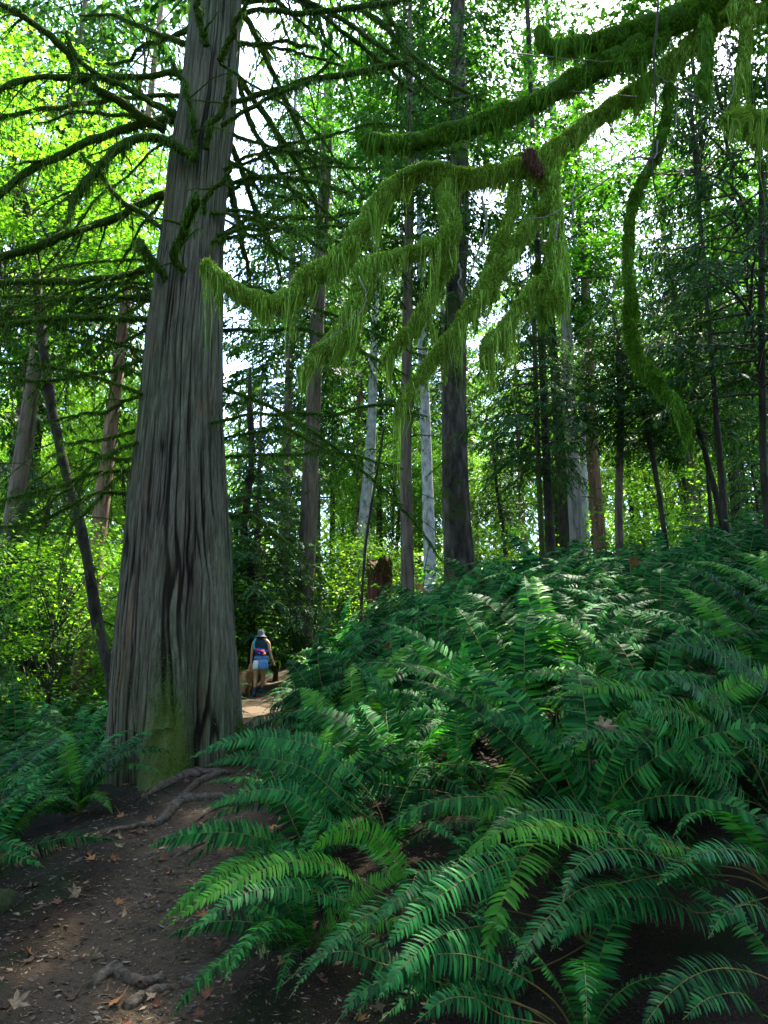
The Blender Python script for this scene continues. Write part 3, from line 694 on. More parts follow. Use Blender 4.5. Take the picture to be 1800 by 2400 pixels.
def to3(pts, Y0, dY, n):
    p = np.array(pts, float); d = np.r_[0, np.cumsum(np.hypot(*np.diff(p, axis=0).T))]; d /= d[-1]
    return catmull([P(x, y, Y0 + dY * q ** 1.2) for (x, y), q in zip(p, d)], n)
g = np.random.default_rng(17)
for bi, row in enumerate(CB):
    n = 26
    if row[0] == 'w': _, wp, Y0, dY, w0, w1, ms = row; C = catmull(wp, n) - OFF; py_ = 400
    else: pts, Y0, dY, w0, w1, ms = row; C = to3(pts, Y0, dY, n) - OFF; py_ = pts[0][1]
    C = C + np.cumsum(g.normal(0, .011, C.shape), 0)
    k = px_m(Y0, py_) * .5; r = np.interp(np.linspace(0, 1, n), [0, .92, 1], [w0 * k * .88, w1 * k * .8, w1 * k * .35])
    mb = MB(); v, f = tube(C, r, 9, lump=.45, ls=9, seed=bi); mb.add(v, f, 0)
    mm = MB(); moss_strands(mm, C, r, 420 + 380 * ms, .02, .06 + .16 * ms, 300 + bi, w=.0042, drape=g.uniform(.4, 1.5, 7), pw=2.6)
    L = np.linalg.norm(np.diff(C, axis=0), axis=1).sum()
    for q in range(int(L * 3.2)):                      # thin drooping side twigs
        i = g.integers(4, n - 1); l = g.uniform(.2, .85)
        d = unit(np.array([g.normal(0, .7), g.normal(0, .9), -abs(g.normal(.35, .5))]) + .6 * (C[i] - C[i - 1]) / max(np.linalg.norm(C[i] - C[i - 1]), 1e-6))
        s = np.linspace(0, 1, 8)[:, None]; tw = C[i] + d * l * s + np.array([0, 0, -1.]) * l * .35 * s ** 2 + np.cumsum(g.normal(0, .010, (8, 3)), 0)
        v, f = tube(tw, np.linspace(r[i] * .38, .003, 8), 5, False); mb.add(v, f, 0)
        moss_strands(mm, tw, np.full(8, .006), 260, .01, .10, 5000 + bi * 40 + q, w=.0035)
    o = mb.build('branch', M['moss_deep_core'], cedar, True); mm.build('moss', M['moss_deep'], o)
# roots running from the cedar and the bank across the trail
def root_mesh(pts, w0, w1, seed, lift=.22):
    q = []
    for x, y in pts:
        h = ground_at(x, y); q.append(h)
    C = catmull(q, 34); k = px_m(C[:, 1].mean(), 1900) * .5
    r = np.interp(np.linspace(0, 1, 34), [0, .25, .7, 1], [w0 * k * 1.2, w0 * k * 1.25, (w0 + w1) / 2 * k * 1.2, w1 * k * .5])
    C[:, 2] = height(C[:, 0], C[:, 1]) + r * lift + .012 * fbm(np.arange(34) * .25, seed, 0, seed)
    C[-2:, 2] -= r[-2:] * 1.6; C[0, 2] -= r[0]
    mb = MB(); v, f = tube(C, r, 12, lump=.6, ls=20, seed=seed); mb.add(v, f); return mb, C
M['root'] = bark_mat('root_bark', (.022, .016, .010), (.075, .056, .039), (.16, .125, .092), 24, .012, 0, (1, 1, 1))
RT = [(z5, w0, w1) for z5, w0, w1 in [
 ([(940,395),(860,400),(800,405),(720,440),(650,480),(600,515)], 20, 9), ([(880,395),(800,395),(700,425),(620,480)], 17, 7),
 ([(980,395),(900,415),(840,450),(780,510),(730,545)], 17, 7), ([(970,500),(880,505),(800,510),(750,545),(700,600),(600,625),(500,640),(440,660)], 24, 8),
 ([(980,640),(890,645),(790,665),(690,690),(625,730)], 17, 9), ([(980,530),(900,560),(840,610)], 16, 8), ([(900,690),(820,720),(760,755)], 13, 7)]]
for i, (p5, w0, w1) in enumerate(RT):
    mb, C = root_mesh([(x * .5425, 1600 + y * .5425) for x, y in p5], w0, w1, 70 + i)
    for k in range(len(mb.v)): mb.v[k] = mb.v[k] - OFF.astype(np.float32)
    mb.build('root', M['root'], cedar, True)
for p5, w0, w1, lab in [([(400,1310),(450,1270),(500,1255),(560,1290),(620,1305),(680,1290),(735,1275)], 24, 20, 'curved bare root arching out of the soil low on the trail'),
                   ([(555,1400),(620,1365),(700,1335),(770,1325)], 20, 10, 'short straight root half buried just below the curved one'),
                   ([(800,1310),(900,1260),(1000,1200),(1090,1140)], 20, 8, 'moss-streaked root slanting up the fern bank edge')]:
    mb, C = root_mesh([(x * .5425, 1600 + y * .5425) for x, y in p5], w0, w1, 90 + len(lab))
    tag(mb.build('tree_root', M['root'], None, True), lab, 'root')
# high crown of the cedar, above the picture
cm = conifer_mesh('crown', 27, 12.2, 4.2, 70, 900, el=.16, dens=.8)
o = link('crown', cm, cedar); o.location = (cedar_axis(14)[0] - OFF[0], 0, -OFF[2])

# ------------------------------------------------------------------ the mossy tree that leans in from the right
mt = thing('mossy_maple_tree', 'moss-draped tree at the right edge with shaggy limbs hanging across the view', 'tree', (3.25, 5.2, hz(3.25, 5.2)))
OFM = np.array(mt.location)
tp = np.array([[3.3, 5.25, OFM[2] - .2], P(1965, 1150, 5.2), P(1925, 600, 5.2), P(1880, 200, 5.25), P(1840, -150, 5.4), [3.2, 5.8, 9.5], [5.2, 5.6, 14]])
C = catmull(tp, 60); r = np.interp(np.linspace(0, 1, 60), [0, .06, .5, 1], [.42, .33, .27, .10])
mb = MB(); v, f = tube(C - OFM, r, 28, lump=.12, ls=3, seed=4); mb.add(v, f)
mtr = mb.build('trunk', M['bark_moss'], mt, True)
mm = MB(); moss_strands(mm, C[:34] - OFM, r[:34], 1300, .03, .22, 77, w=.006); mm.build('moss', M['moss_deep'], mtr)
# points, depth start, end, widths px, strand length, moss kind, drape profile
ML = [
 ([(1880,-90),(1760,-20),(1640,25),(1540,70),(1460,125),(1300,215),(1150,280),(1000,325),(930,338),(870,328),(848,342)], 5.2, 4.7, 62, 40, .17, 0, [.6,.5,.5,.5,.5,.6,.5,.9,.7,1.4]),
 ([(1600,30),(1480,72),(1380,100),(1310,108),(1275,100),(1262,66)], 5.1, 4.8, 44, 34, .16, 0, [.5,.5,.6,.9,1.6,1.7]),
 ([(1890,40),(1760,30),(1680,55),(1570,150),(1480,222),(1400,275),(1330,328),(1250,378),(1180,402),(1100,418),(1035,402),(960,412),(905,455),(858,520),(800,592),(740,640),(680,698),(610,708),(545,672),(505,640),(478,622)], 5.25, 5.0, 40, 40, .30, 1, [.5,.5,.5,.5,.7,.6,.5,.6,.8,.9,1.0,1.2,1.1,.9,.8,1.6]),
 ([(1038,402),(1045,470),(1058,540),(1020,570),(970,592),(905,608),(858,618),(842,690),(800,775),(745,830),(700,872)], 5.1, 4.7, 42, 26, .30, 1, [.4,.3,.9,1.0,.8,.9,1.2,1.0,1.1,1.0]),
 ([(1056,545),(1045,620),(1000,710),(950,785),(905,845)], 5.1, 5.2, 34, 20, .30, 1, [.7,.8,1,1.2,1.1]),
 ([(1275,400),(1280,470),(1240,520),(1200,590),(1150,660),(1095,735),(1045,800),(1000,862),(955,920),(925,985)], 5.1, 4.8, 30, 16, .26, 1, [.8,.6,.6,.6,.7,.9,1.2,1,1,1]),
 ([(1212,430),(1190,520),(1158,600),(1120,680),(1090,720)], 5.1, 4.95, 18, 14, .16, 1, [.6,.8,.9,.8]),
 ([(1300,560),(1285,640),(1235,690),(1180,770),(1145,800),(1135,860)], 5.0, 4.85, 20, 22, .34, 1, [.7,.7,.8,.9,1.5]),
 ([(1300,405),(1302,470),(1308,560),(1315,640),(1300,720)], 5.0, 4.9, 12, 26, .40, 1, [.3,.6,1.1,1.4,1.2]),
 ([(1570,200),(1545,340),(1500,430),(1480,490),(1472,600),(1478,740),(1490,830),(1540,890),(1590,955),(1612,1015),(1618,1050)], 5.0, 4.7, 15, 20, .09, 2, [.4,.4,.5,.4,.4,.5,.9,1.1,1.0]),
 ([(1900,290),(1830,280),(1760,276),(1705,282)], 5.1, 4.4, 40, 26, .42, 1, [1,1.3,1.1,.6]),
 ([(1260,620),(1265,700),(1280,745)], 5.2, 5.2, 12, 10, .12, 2, [.5,.6]),
 ([(1700,40),(1740,-10),(1745,120),(1720,220),(1735,270)], 5.0, 4.9, 26, 14, .26, 1, [.8,1,1.1,.6]),
 ([(1560,90),(1480,140),(1440,150)], 5.0, 4.85, 30, 20, .36, 2, [.8,1.2,1.4]),
 ([(1650,40),(1655,140),(1640,215)], 4.9, 4.8, 18, 10, .40, 2, [1,1.2]),
]
for li, (pts, Ya, Yb, w0, w1, sl, kind, drp) in enumerate(ML):
    n = max(14, len(pts) * 6); C = to3(pts, Ya, Yb - Ya, n) - OFM
    C = C + g.normal(0, .006, C.shape)
    k = px_m(5, 500) * .5; r = np.interp(np.linspace(0, 1, n), [0, .93, 1], [w0 * k * .9, w1 * k * .9, w1 * k * .5]); r = r * (1.12 + .30 * fbm(np.arange(n) * .33, li * 7.7, 0, 90 + li, 3))
    mb = MB(); v, f = tube(C, r, 14, lump=.6, ls=13, seed=30 + li); mb.add(v, f)
    o = mb.build('limb', M[['moss_mid_core', 'moss_core', 'moss_mid_core'][kind]], mt, True)
    if li == 0: o['label'] = 'thick dark limb sloping down from the top right'
    mm = MB(); moss_strands(mm, C, r, 11000, .015, .05, 640 + li, w=.0024, pw=1, top=1.0, grav=.3, bare=True)
    moss_strands(mm, C, r, 5000, .03, sl * .8, 600 + li, w=.0026, drape=drp, top=.25, pw=2.0, clump=.055)
    moss_strands(mm, C, r * .9, 700, .10, sl * 2.0, 680 + li, w=.0021, drape=drp, top=.1, pw=2.6, clump=.09)
    if kind == 1:
        for q in range(int(np.linalg.norm(np.diff(C, axis=0), axis=1).sum() * 4)):    # tassels
            i = g.integers(3, n - 1); l = g.uniform(.10, .34); s = np.linspace(0, 1, 8)[:, None]
            tw = C[i] + np.array([g.normal(0, .15), g.normal(0, .15), -1.]) * l * s + g.normal(0, .004, (8, 3))
            moss_strands(mm, tw, np.linspace(.014, .004, 8), 1800, .02, .10, 7000 + li * 50 + q, w=.0022)
    mm.build('moss', M[['moss_mid', 'moss', 'moss_mid'][kind]], o)
# bare grey twigs of the same tree
for pts, Ya, Yb, w in [([(1540,180),(1640,240),(1700,270)], 5, 4.9, 7), ([(1540,330),(1530,370),(1480,372),(1400,430),(1330,470),(1270,500),(1195,505)], 4.9, 4.8, 4.5), ([(1590,250),(1585,300),(1560,350),(1528,372),(1440,690),(1330,800)], 4.9, 4.9, 3.2),
                       ([(1130,460),(1135,530),(1110,600),(1085,660)], 5.0, 5, 7), ([(1345,430),(1335,560),(1325,620)], 4.9, 4.9, 3.5), ([(1305,520),(1312,545),(1316,565)], 4.9, 4.85, 5), ([(1078,620),(1082,660),(1085,680)], 4.9, 4.9, 5), ([(1700,80),(1715,200),(1690,260)], 4.8, 4.8, 4),
                       ([(1180,120),(1270,130),(1400,140),(1540,150)], 4.8, 4.9, 3.5), ([(1250,210),(1380,215),(1500,225)], 4.9, 4.9, 3.5), ([(1545,-30),(1530,120),(1535,240),(1530,400),(1560,500)], 4.8, 4.9, 6), ([(840,650),(860,690),(845,740),(750,815)], 4.7, 4.6, 2.5)]:
    C = to3(pts, Ya, Yb - Ya, 26) - OFM; C += np.cumsum(g.normal(0, .004, C.shape), 0); k = px_m(5, 500) * .5
    mb = MB(); v, f = tube(C, np.linspace(w * k, w * k * .5, 26), 6); mb.add(v, f); mb.build('twig', M['twig'] if w != 6 else M['dark_twig'], mt, True)
C = to3([(1235,350),(1255,385),(1270,415)], 5, 0, 10) - OFM
mb = MB(); v, f = tube(C, np.array([.02, .045, .06, .05, .062, .055, .05, .045, .03, .012]), 14, lump=.9, ls=19, seed=9); mb.add(v, f)
mm = MB(); moss_strands(mm, C, np.full(10, .045), 1500, .02, .10, 999, w=.002); o = mb.build('dead_moss_clump', M['root_ball'], mt, True); mm.build('dead_moss', M['fern_dead'], o)
crown = maple_mesh('crown', 70, 90, 5.2, 3.2, 0, 5, .13, mat='maple_dark'); o = link('crown', crown, mt); o.location = np.array([6.0, 5.4, 14.2]) - OFM; o.scale = (.7, .7, .7)
# ------------------------------------------------------------------ trees behind
CONI = [conifer_mesh('crown', 24, 0, 3.6, 130, 401, el=.17, dens=1.3), conifer_mesh('crown', 24, 0, 3.1, 120, 402, el=.17, dens=1.3, droop=.3),
        conifer_mesh('crown', 24, 0, 3.9, 120, 403, el=.19, dens=1.2, mat='conifer_light')]
CONI_NEAR = [conifer_mesh('crown', 9, 0, 2.8, 120, 411, el=.10, dens=1.5, droop=.18), conifer_mesh('crown', 9, 0, 3.0, 125, 412, el=.10, dens=1.5, droop=.26)]
YOUNG = [conifer_mesh('crown', 5, 0, 1.8, 90, 421, el=.11, dens=1.4, mat='conifer_light', thin=.08), conifer_mesh('crown', 5, 0, 1.7, 90, 422, el=.11, dens=1.4, thin=.08)]
MAPLE = [maple_mesh('crown', 120, 120, 3.6, 4.2, 0, 431, .088), maple_mesh('crown', 110, 130, 3.0, 4.8, 0, 432, .088, mat='maple_yellow')]
LOWMAPLE = [maple_mesh('crown', 56, 95, 1.9, 1.7, 0, 441, .072, flat=.2), maple_mesh('crown', 50, 95, 1.7, 2.0, 0, 442, .072, flat=.2, mat='maple_yellow')]
SHRUB = [shrub_mesh('shrub', 451), shrub_mesh('shrub', 452, 12, 1.1, .9), shrub_mesh('shrub', 453, 16, .8, 1.4)]
DENSE = maple_mesh('crown', 170, 110, 4.6, 2.6, 0, 471, .14, mat='maple_dark')  # dense crown shaped to keep sun off the near ground
SHRUB_Y = shrub_mesh('shrub', 454, 12, .9, 1.0, mat='maple_yellow')
g = np.random.default_rng(29)
def trunk_obj(C, r, mat, parent, seed, twigs=8, tl=(.4, 1.4), zlo=1.0, zhi=9, moss=True, sides=14, lump=.10, flare=.35):
    rr = np.array(r); rr = rr * (1 + flare * np.exp(-np.arange(len(rr)) / 2.2))
    mb = MB(); v, f = tube(C, rr, sides, lump=lump, ls=2.2, seed=seed); mb.add(v, f, 0)
    q = np.random.default_rng(seed)
    for k in range(twigs):
        i = q.integers(1, len(C) - 1)
        if not zlo < C[i, 2] < zhi: continue
        a = q.uniform(0, 6.28); L = q.uniform(*tl); s = np.linspace(0, 1, 9)
        p = C[i] + np.stack([np.cos(a) * L * s, np.sin(a) * L * s, L * (q.uniform(-.1, .35) * s - q.uniform(.1, .6) * s ** 2)], 1) + np.cumsum(q.normal(0, .02, (9, 3)), 0)
        w = q.uniform(.010, .024)
        v, f = tube(p, np.linspace(w, .004, 9), 5, False); mb.add(v, f, 1)
        if moss: moss_strands(mb, p, np.full(9, .008), 160, .02, .10, seed * 7 + k, mat=2, w=.006)
        for j in range(3):
            b = p[q.integers(3, 9)]; d = np.array([q.normal(0, .4), q.normal(0, .4), -q.uniform(.1, .5)]) * L * .5
            v, f = tube(b + np.linspace(0, 1, 4)[:, None] * d, np.linspace(.008, .003, 4), 4, False); mb.add(v, f, 1)
    return mb.build('trunk', [mat, M['moss_deep_core'] if moss else M['dark_twig'], M['moss_deep']], parent, True)
def tree(name, label, pts, Y, wpx, mat, top, crown=None, cz=8., cs=(1, 1, 1), group=None, twigs=10, seed=0, moss=True, w_top=.3, crx=0, **kw):
    """a tree whose trunk follows picture points pts at depth Y, then rises to height top; crown mesh placed at height cz"""
    b = P(*pts[0], Y); gz = hz(b[0], Y)
    t = thing(name, label, 'tree', (b[0], Y, gz), 0, group); O = np.array(t.location)
    w = [P(x, y, Y) for x, y in pts]
    base = np.array([b[0] + (w[0][0] - w[1][0]) / max(w[1][2] - w[0][2], .1) * max(w[0][2] - gz, 0) * .5, Y, gz - .15])
    if w[0][2] - gz < .1: w[0][2] = gz + .1
    last = w[-1]; ln = (w[-1] - w[-2]); lx = ln[0] / max(ln[2], .1)
    ext = [last + np.array([lx * h * .35, 0, h]) for h in np.linspace(.25, 1, 4) * max(top - last[2], .5)] if top > last[2] else []
    C = catmull(np.array([base] + w + ext), 34); k = px_m(Y, pts[0][1]) * .5
    r = np.interp(C[:, 2], [gz, last[2], max(top, last[2] + .1)], [wpx * k, wpx * k * .86, wpx * k * w_top])
    trunk_obj(C - O, r, mat, t, seed or abs(hash(label)) % 9999 if False else seed, twigs, moss=moss, **kw)
    if crown is not None:
        o = link('crown', crown, t); q = C[np.argmin(np.abs(C[:, 2] - cz))]
        o.location = (q[0] - O[0] + crx, 0, cz - O[2]); o.scale = cs
        if seed == 7:
            o2 = link('crown', CONI_NEAR[1], t); o2.location = o.location; o2.scale = cs; o2.rotation_euler = (0, 0, 1.9); o.rotation_euler = (0, 0, (seed * 1.7) % 6.28)
    return t
tree('bent_maple', 'slender mossy dark tree bending left, beside the left flank of the big cedar', [(262,1600),(232,1480),(195,1260),(150,1090),(125,975),(108,870),(95,760),(84,640),(60,480),(20,330)], 11, 26, M['bark_dark'], 9.5, MAPLE[0], 10.5, (.8,.8,.7), seed=3, twigs=26, tl=(.6, 1.8), zhi=8, sides=16, lump=.3)
tree('fir_tree', 'sunlit thin fir trunk leaning at the far left edge', [(10,1330),(30,1080),(52,930),(70,760)], 24, 20, M['bark_brown'], 22, CONI[1], 11, (.8,.8,.5), seed=4, twigs=18)
tree('fir_tree', 'taller sunlit fir trunk just right of the leftmost leaning trunk', [(18,1450),(48,1230),(72,1010),(92,820)], 22, 27, M['bark_brown'], 24, CONI[0], 12, (.8,.8,.5), seed=5, twigs=22)
tree('small_fir', 'thin dark leaning stem among the shadowed greenery below the two sunlit left trunks', [(55,1560),(80,1400),(100,1290),(112,1200)], 17, 14, M['bark_dark'], 6.5, CONI_NEAR[0], 2.8, (.6,.6,.45), seed=6, twigs=12, tl=(.3,.9))
tree('hemlock_tree', 'dark bushy young hemlock standing directly behind the walker', [(590,1500),(588,1400),(585,1300),(572,1240),(590,1080),(585,950)], 19.5, 18, M['bark_dark'], 11, CONI_NEAR[0], 2.6, (.8,.8,.7), seed=7, twigs=26, zlo=2)
tree('alder_tree', 'short pale green lichened trunk just right of the dark hemlock behind the walker', [(608,1470),(606,1400),(604,1300)], 23, 17, M['bark_grey'], 12, CONI[2], 7, (.5,.5,.4), seed=8, twigs=4)
tree('fir_tree', 'straight fir trunk with pale left side, between the walker and the red stump', [(713,1450),(722,1250),(730,1050),(738,870),(752,600),(765,350)], 20, 40, M['bark_brown'], 26, CONI[1], 11, (.7,.7,.6), seed=9, twigs=18, zlo=3)
tree('alder_tree', 'pale trunk behind the red stump, partly screened by branches', [(848,1360),(855,1200),(868,1060)], 25, 30, M['bark_pale'], 22, CONI[2], 13, (.7,.7,.45), seed=10, twigs=8)
tree('dead_tree', 'thin black bare stem leaning right above the red stump', [(855,1300),(868,1200),(888,1080),(900,1000)], 16, 7, M['bark_dark'], 5.4, seed=11, twigs=8, zlo=2, w_top=.6)
tree('cedar_tree', 'smooth brown cedar trunk between the red stump and the white trunk', [(955,1350),(953,1200),(951,1050),(953,870),(957,600),(960,480)], 14, 30, M['bark_brown'], 20, CONI[0], 9.5, (.62,.62,.5), seed=12, twigs=34, tl=(.3,1.1), zlo=1.5)
tree('alder_tree', 'white barked trunk between the brown cedar and the furrowed dark fir', [(1008,1340),(1005,1230),(1000,1080),(995,950),(990,800)], 18, 29, M['bark_pale'], 21, DENSE, 19.5, (.8,.8,.9), seed=13, twigs=6)  # dense high crown given to shade the hollow on the left
tree('douglas_fir', 'thick dark fir with deeply furrowed bark right of the white trunk', [(1078,1345),(1070,1230),(1067,1080),(1065,950),(1066,780),(1072,600),(1076,480)], 14.5, 62, M['bark_fir'], 26, CONI[0], 11, (.8,.8,.6), seed=14, twigs=20, zlo=2.5, lump=.16, sides=26, flare=.6)
tree('fir_tree', 'faint brown trunk half hidden just left of the furrowed dark fir', [(1048,1300),(1045,1100),(1042,950)], 24, 20, M['bark_grey'], 22, CONI[1], 10, (.7,.7,.5), seed=15, twigs=10)
tree('small_fir', 'thin straight dark stem alone in the bright gap right of the furrowed fir', [(1268,1245),(1262,1100),(1257,950),(1252,780)], 13, 13, M['bark_moss'], 10.5, CONI_NEAR[1], 5.6, (.55,.55,.55), seed=16, twigs=24, tl=(.3,1.2), zlo=2.5)
tree('cedar_tree', 'stout cedar trunk with pale left edge, left one of the close pair on the right', [(1350,1235),(1343,1100),(1335,950),(1328,780)], 19, 33, M['bark_grey'], 26, CONI[0], 13, (.8,.8,.6), seed=17, twigs=22, zlo=3)
tree('alder_tree', 'pale grey trunk peeping out between the close pair on the right', [(1372,1215),(1366,1050),(1362,850)], 23, 17, M['bark_pale'], 22, CONI[1], 12, (.7,.7,.5), seed=18, twigs=6)
tree('cedar_tree', 'reddish sunlit trunk, right one of the close pair on the right', [(1402,1225),(1390,1080),(1384,950),(1380,800)], 21, 30, M['bark_red'], 24, CONI[1], 13, (.7,.7,.55), seed=19, twigs=8)
tree('maple_tree', 'smooth dark brown leaning-free trunk right of the reddish trunk with a mossy bough', [(1450,1205),(1453,1080),(1455,950),(1450,820)], 12.5, 19, M['bark_brown'], 8.2, CONI_NEAR[1], 6.2, (.5,.5,.35), seed=20, twigs=26, tl=(.6,1.8), zlo=3.2)
tree('small_fir', 'slim dark stem curving left above the ferns, left of two on the far right', [(1550,1195),(1538,1120),(1520,1020),(1500,940),(1470,880)], 12, 12, M['bark_dark'], 8.5, CONI_NEAR[0], 5.6, (.45,.45,.4), seed=21, twigs=18, zlo=3.2)
tree('small_fir', 'long slim dark stem slanting left, right of two on the far right', [(1685,1190),(1660,1090),(1632,980),(1612,880),(1590,760)], 12, 14, M['bark_dark'], 10, CONI_NEAR[1], 6.0, (.6,.6,.5), seed=22, twigs=24, zlo=3.2)
tree('fir_tree', 'dim grey trunk deep in shade between the two slim dark stems on the far right', [(1725,1180),(1718,1080),(1712,980)], 18, 26, M['bark_dark'], 24, CONI[0], 8, (.8,.8,.65), seed=23, twigs=16, zlo=4)
tree('small_fir', 'thin bent stem with forked top left of the thin straight stem', [(1180,1260),(1165,1150),(1155,1040)], 22, 9, M['bark_dark'], 9, YOUNG[1], 6.5, (.9,.9,.6), seed=24, twigs=10)
tree('small_fir', 'shadowed fir at the right edge filling the dark corner above the ferns', [(1790,1100),(1788,950),(1785,780),(1785,420)], 9, 17, M['bark_dark'], 12, CONI_NEAR[0], 5.4, (.75,.75,.8), seed=25, twigs=20, zlo=3.5)

# filler trees, each one standing on its own spot
placed = [(1.3, 14.5), (-2.3, 8.3), (3.2, 5.2), (-2.9, 17)]
def free(x, y, d):
    return all((x - a) ** 2 + (y - b) ** 2 > d * d for a, b in placed)
def zone(x, y):
    px = 900 + x / (y * .985) * FPX
    return ('at the far left' if px < 330 else 'behind the big cedar and walker' if px < 780 else 'behind the middle trunks' if px < 1300 else 'on the shaded right slope'), px
KIND = {'c': ('conifer_tree', 'tall dark conifer with drooping sprays'), 'l': ('conifer_tree', 'tall light green conifer with drooping sprays'), 'm': ('maple_tree', 'tall sunlit maple with yellow-green leaves'),
        'y': ('young_conifer', 'young conifer green to the ground'), 'w': ('vine_maple', 'low bright maple with layered leaves')}
def far_tree(kind, x, y, s, seed):
    z = hz(x, y); nm, lab = KIND[kind]; zn, px = zone(x, y)
    depth = 'nearer row' if y < 27 else 'middle rows' if y < 40 else 'farthest rows'
    label = f'{lab} {zn}, {depth}'
    t = thing(nm, label, 'tree', (x, y, z), 0, lab.split(' with')[0] + 's ' + zn + ', ' + depth)
    q = np.random.default_rng(seed)
    if kind in 'cl':
        H = 25 * s; c = link('crown', CONI[2] if kind == 'l' else CONI[seed % 2], t); cb = q.uniform(6, 12.0); c.location = (0, 0, cb); c.scale = (s, s, (H - cb) / 24); c.rotation_euler = (0, 0, q.uniform(0, 6.28))
        C = np.stack([np.linspace(0, q.normal(0, .35), 12), np.zeros(12), np.linspace(-.2, H * .97, 12)], 1); r0 = q.uniform(.13, .28)
        mat = M[['bark_brown', 'bark_grey', 'bark_dark', 'bark_red'][seed % 4]]
        trunk_obj(C, np.linspace(r0, .03, 12), mat, t, seed, 22, (.5, 1.8), 1.5, cb + 2, moss=True, sides=10)
    elif kind == 'm':
        H = 13 * s; c = link('crown', MAPLE[(seed + (px < 420) * (seed // 2 % 2)) % 2], t); c.location = (0, 0, H * .68); c.scale = (s, s, s * 1.15); c.rotation_euler = (0, 0, q.uniform(0, 6.28))
        C = np.stack([q.normal(0, .5) * np.linspace(0, 1, 12) ** 2, np.zeros(12), np.linspace(-.2, H * .7, 12)], 1)
        trunk_obj(C, np.linspace(.15, .06, 12) * s, M['bark_moss'], t, seed, 6, (.8, 2), 2, 8, sides=9)
    elif kind == 'y':
        c = link('crown', YOUNG[seed % 2], t); c.location = (0, 0, .15); c.scale = (s, s, s * 1.2); c.rotation_euler = (0, 0, q.uniform(0, 6.28))
        C = np.stack([np.zeros(6), np.zeros(6), np.linspace(-.1, 5.6 * s, 6)], 1); trunk_obj(C, np.linspace(.06, .012, 6) * s, M['bark_dark'], t, seed, 0, sides=7)
    else:
        c = link('crown', LOWMAPLE[(seed + (px < 420) * (seed // 2 % 2)) % 2], t); c.location = (0, 0, 2.4 * s); c.scale = (s, s, s); c.rotation_euler = (0, 0, q.uniform(0, 6.28))
        C = np.stack([np.linspace(0, .3, 6), np.zeros(6), np.linspace(-.1, 2.2 * s, 6)], 1); trunk_obj(C, np.linspace(.04, .02, 6), M['bark_moss'], t, seed, 3, (.5, 1), 0, 3, sides=7)
    return t
q = np.random.default_rng(71)
nf = 0
for tries in range(6000):
    y = q.uniform(20, 56); x = q.uniform(-.78 * y - 2, .78 * y + 2)
    px = 900 + x / y * FPX
    right = px > 1250
    if not free(x, y, 2.4 if right else 2.5): continue
    if abs(trail_u(x, y)) < 1.6 and y < 30: continue
    if px < 330 and y < 22: continue
    u = q.random()
    if px < 420: kind = 'm' if u < .40 else 'w' if u < .74 else 'l' if u < .80 else 'c' if u < .86 else 'y'
    elif px < 1300: kind = 'm' if u < .20 else 'w' if u < .52 else 'l' if u < .62 else 'c' if u < .74 else 'y'
    else: kind = 'm' if u < .26 else 'w' if u < .46 else 'l' if u < .58 else 'c' if u < .74 else 'y'
    if kind in 'cl' and -2 < x < 5 and 21 < y < 33: kind = 'y'
    if kind in 'cl' and -10 < x < -4 and 24 < y < 36: kind = 'w'
    if kind == 'm' and y < 27 and 420 < px < 1300: kind = 'w'
    s = {'c': q.uniform(.7, 1.2), 'l': q.uniform(.7, 1.15), 'm': q.uniform(.65, 1.1), 'y': q.uniform(.5, 1.2), 'w': q.uniform(.7, 1.2)}[kind]
    far_tree(kind, x, y, s, 1000 + nf); placed.append((x, y)); nf += 1
    if nf >= 210: break
for kind, x, y, s in [('c', -9.5, 17, 1.15), ('l', -13, 24, 1.25), ('c', -7.0, 16.2, 1.15), ('c', -12, 18.5, 1.2), ('c', -3.8, 26, 1.2), ('c', -1.2, 33, 1.45), ('c', -4.6, 31.5, 1.4), ('c', -5.4, 37, 1.45), ('l', 1.4, 39, 1.45), ('c', -8.5, 39, 1.45), ('l', -3.2, 42, 1.5)]:
    if free(x, y, 1.0): far_tree(kind, x, y, s, 1700 + int(x * 10 + y * 7)); placed.append((x, y))
# nearer understorey at middle distance
for kind, x, y, s in [('w', -6.6, 14, 1.0), ('w', -8.4, 17, 1.2), ('y', -9.6, 15.5, .9), ('y', -7.4, 12.6, .62), ('w', -5.2, 19, 1.1), ('y', -10.5, 19, 1.2), ('m', -8.0, 21.5, .8), ('w', -5.6, 15.4, .7), ('y', -6.2, 22, .9),
                      ('y', -.9, 24, .8), ('w', .6, 26, .9), ('w', 3.6, 21, .8), ('y', 4.4, 24, .8), ('y', 9.6, 17, .8), ('w', -1.6, 29, 1.2), ('y', 2.4, 19.5, .6)]:
    far_tree(kind, x, y, s, 2000 + int(x * 10 + y * 100)); placed.append((x, y))
# tall trees added beside and behind the viewpoint to keep the near ground in shade
for kind, x, y, s in [('c', 8.5, 8.5, .9), ('c', 12, 13, 1.0), ('c', 6.5, 1.5, .9), ('c', -7.5, 5.0, 1.0), ('c', -4.5, -4, 1.1), ('c', 4.5, -5, 1.1), ('c', 0, -9, 1.1), ('c', 10, -3, 1.1), ('c', -10, -2, 1.1), ('c', -12, 9.5, 1.0), ('c', 14, 7, 1.0), ('c', -8, -10, 1.1), ('c', 8, -11, 1.1)]:
    t = far_tree(kind, x, y, s, 3000 + int(x * 10 + y * 100))
    t['label'] = 'tall conifer close beside the footpath, crown above the picture'; t['group'] = 'shade conifers added around the viewpoint'
    for c in t.children:
        if c.name.startswith('crown'): c.location.z = 10.5; c.scale.z = .62

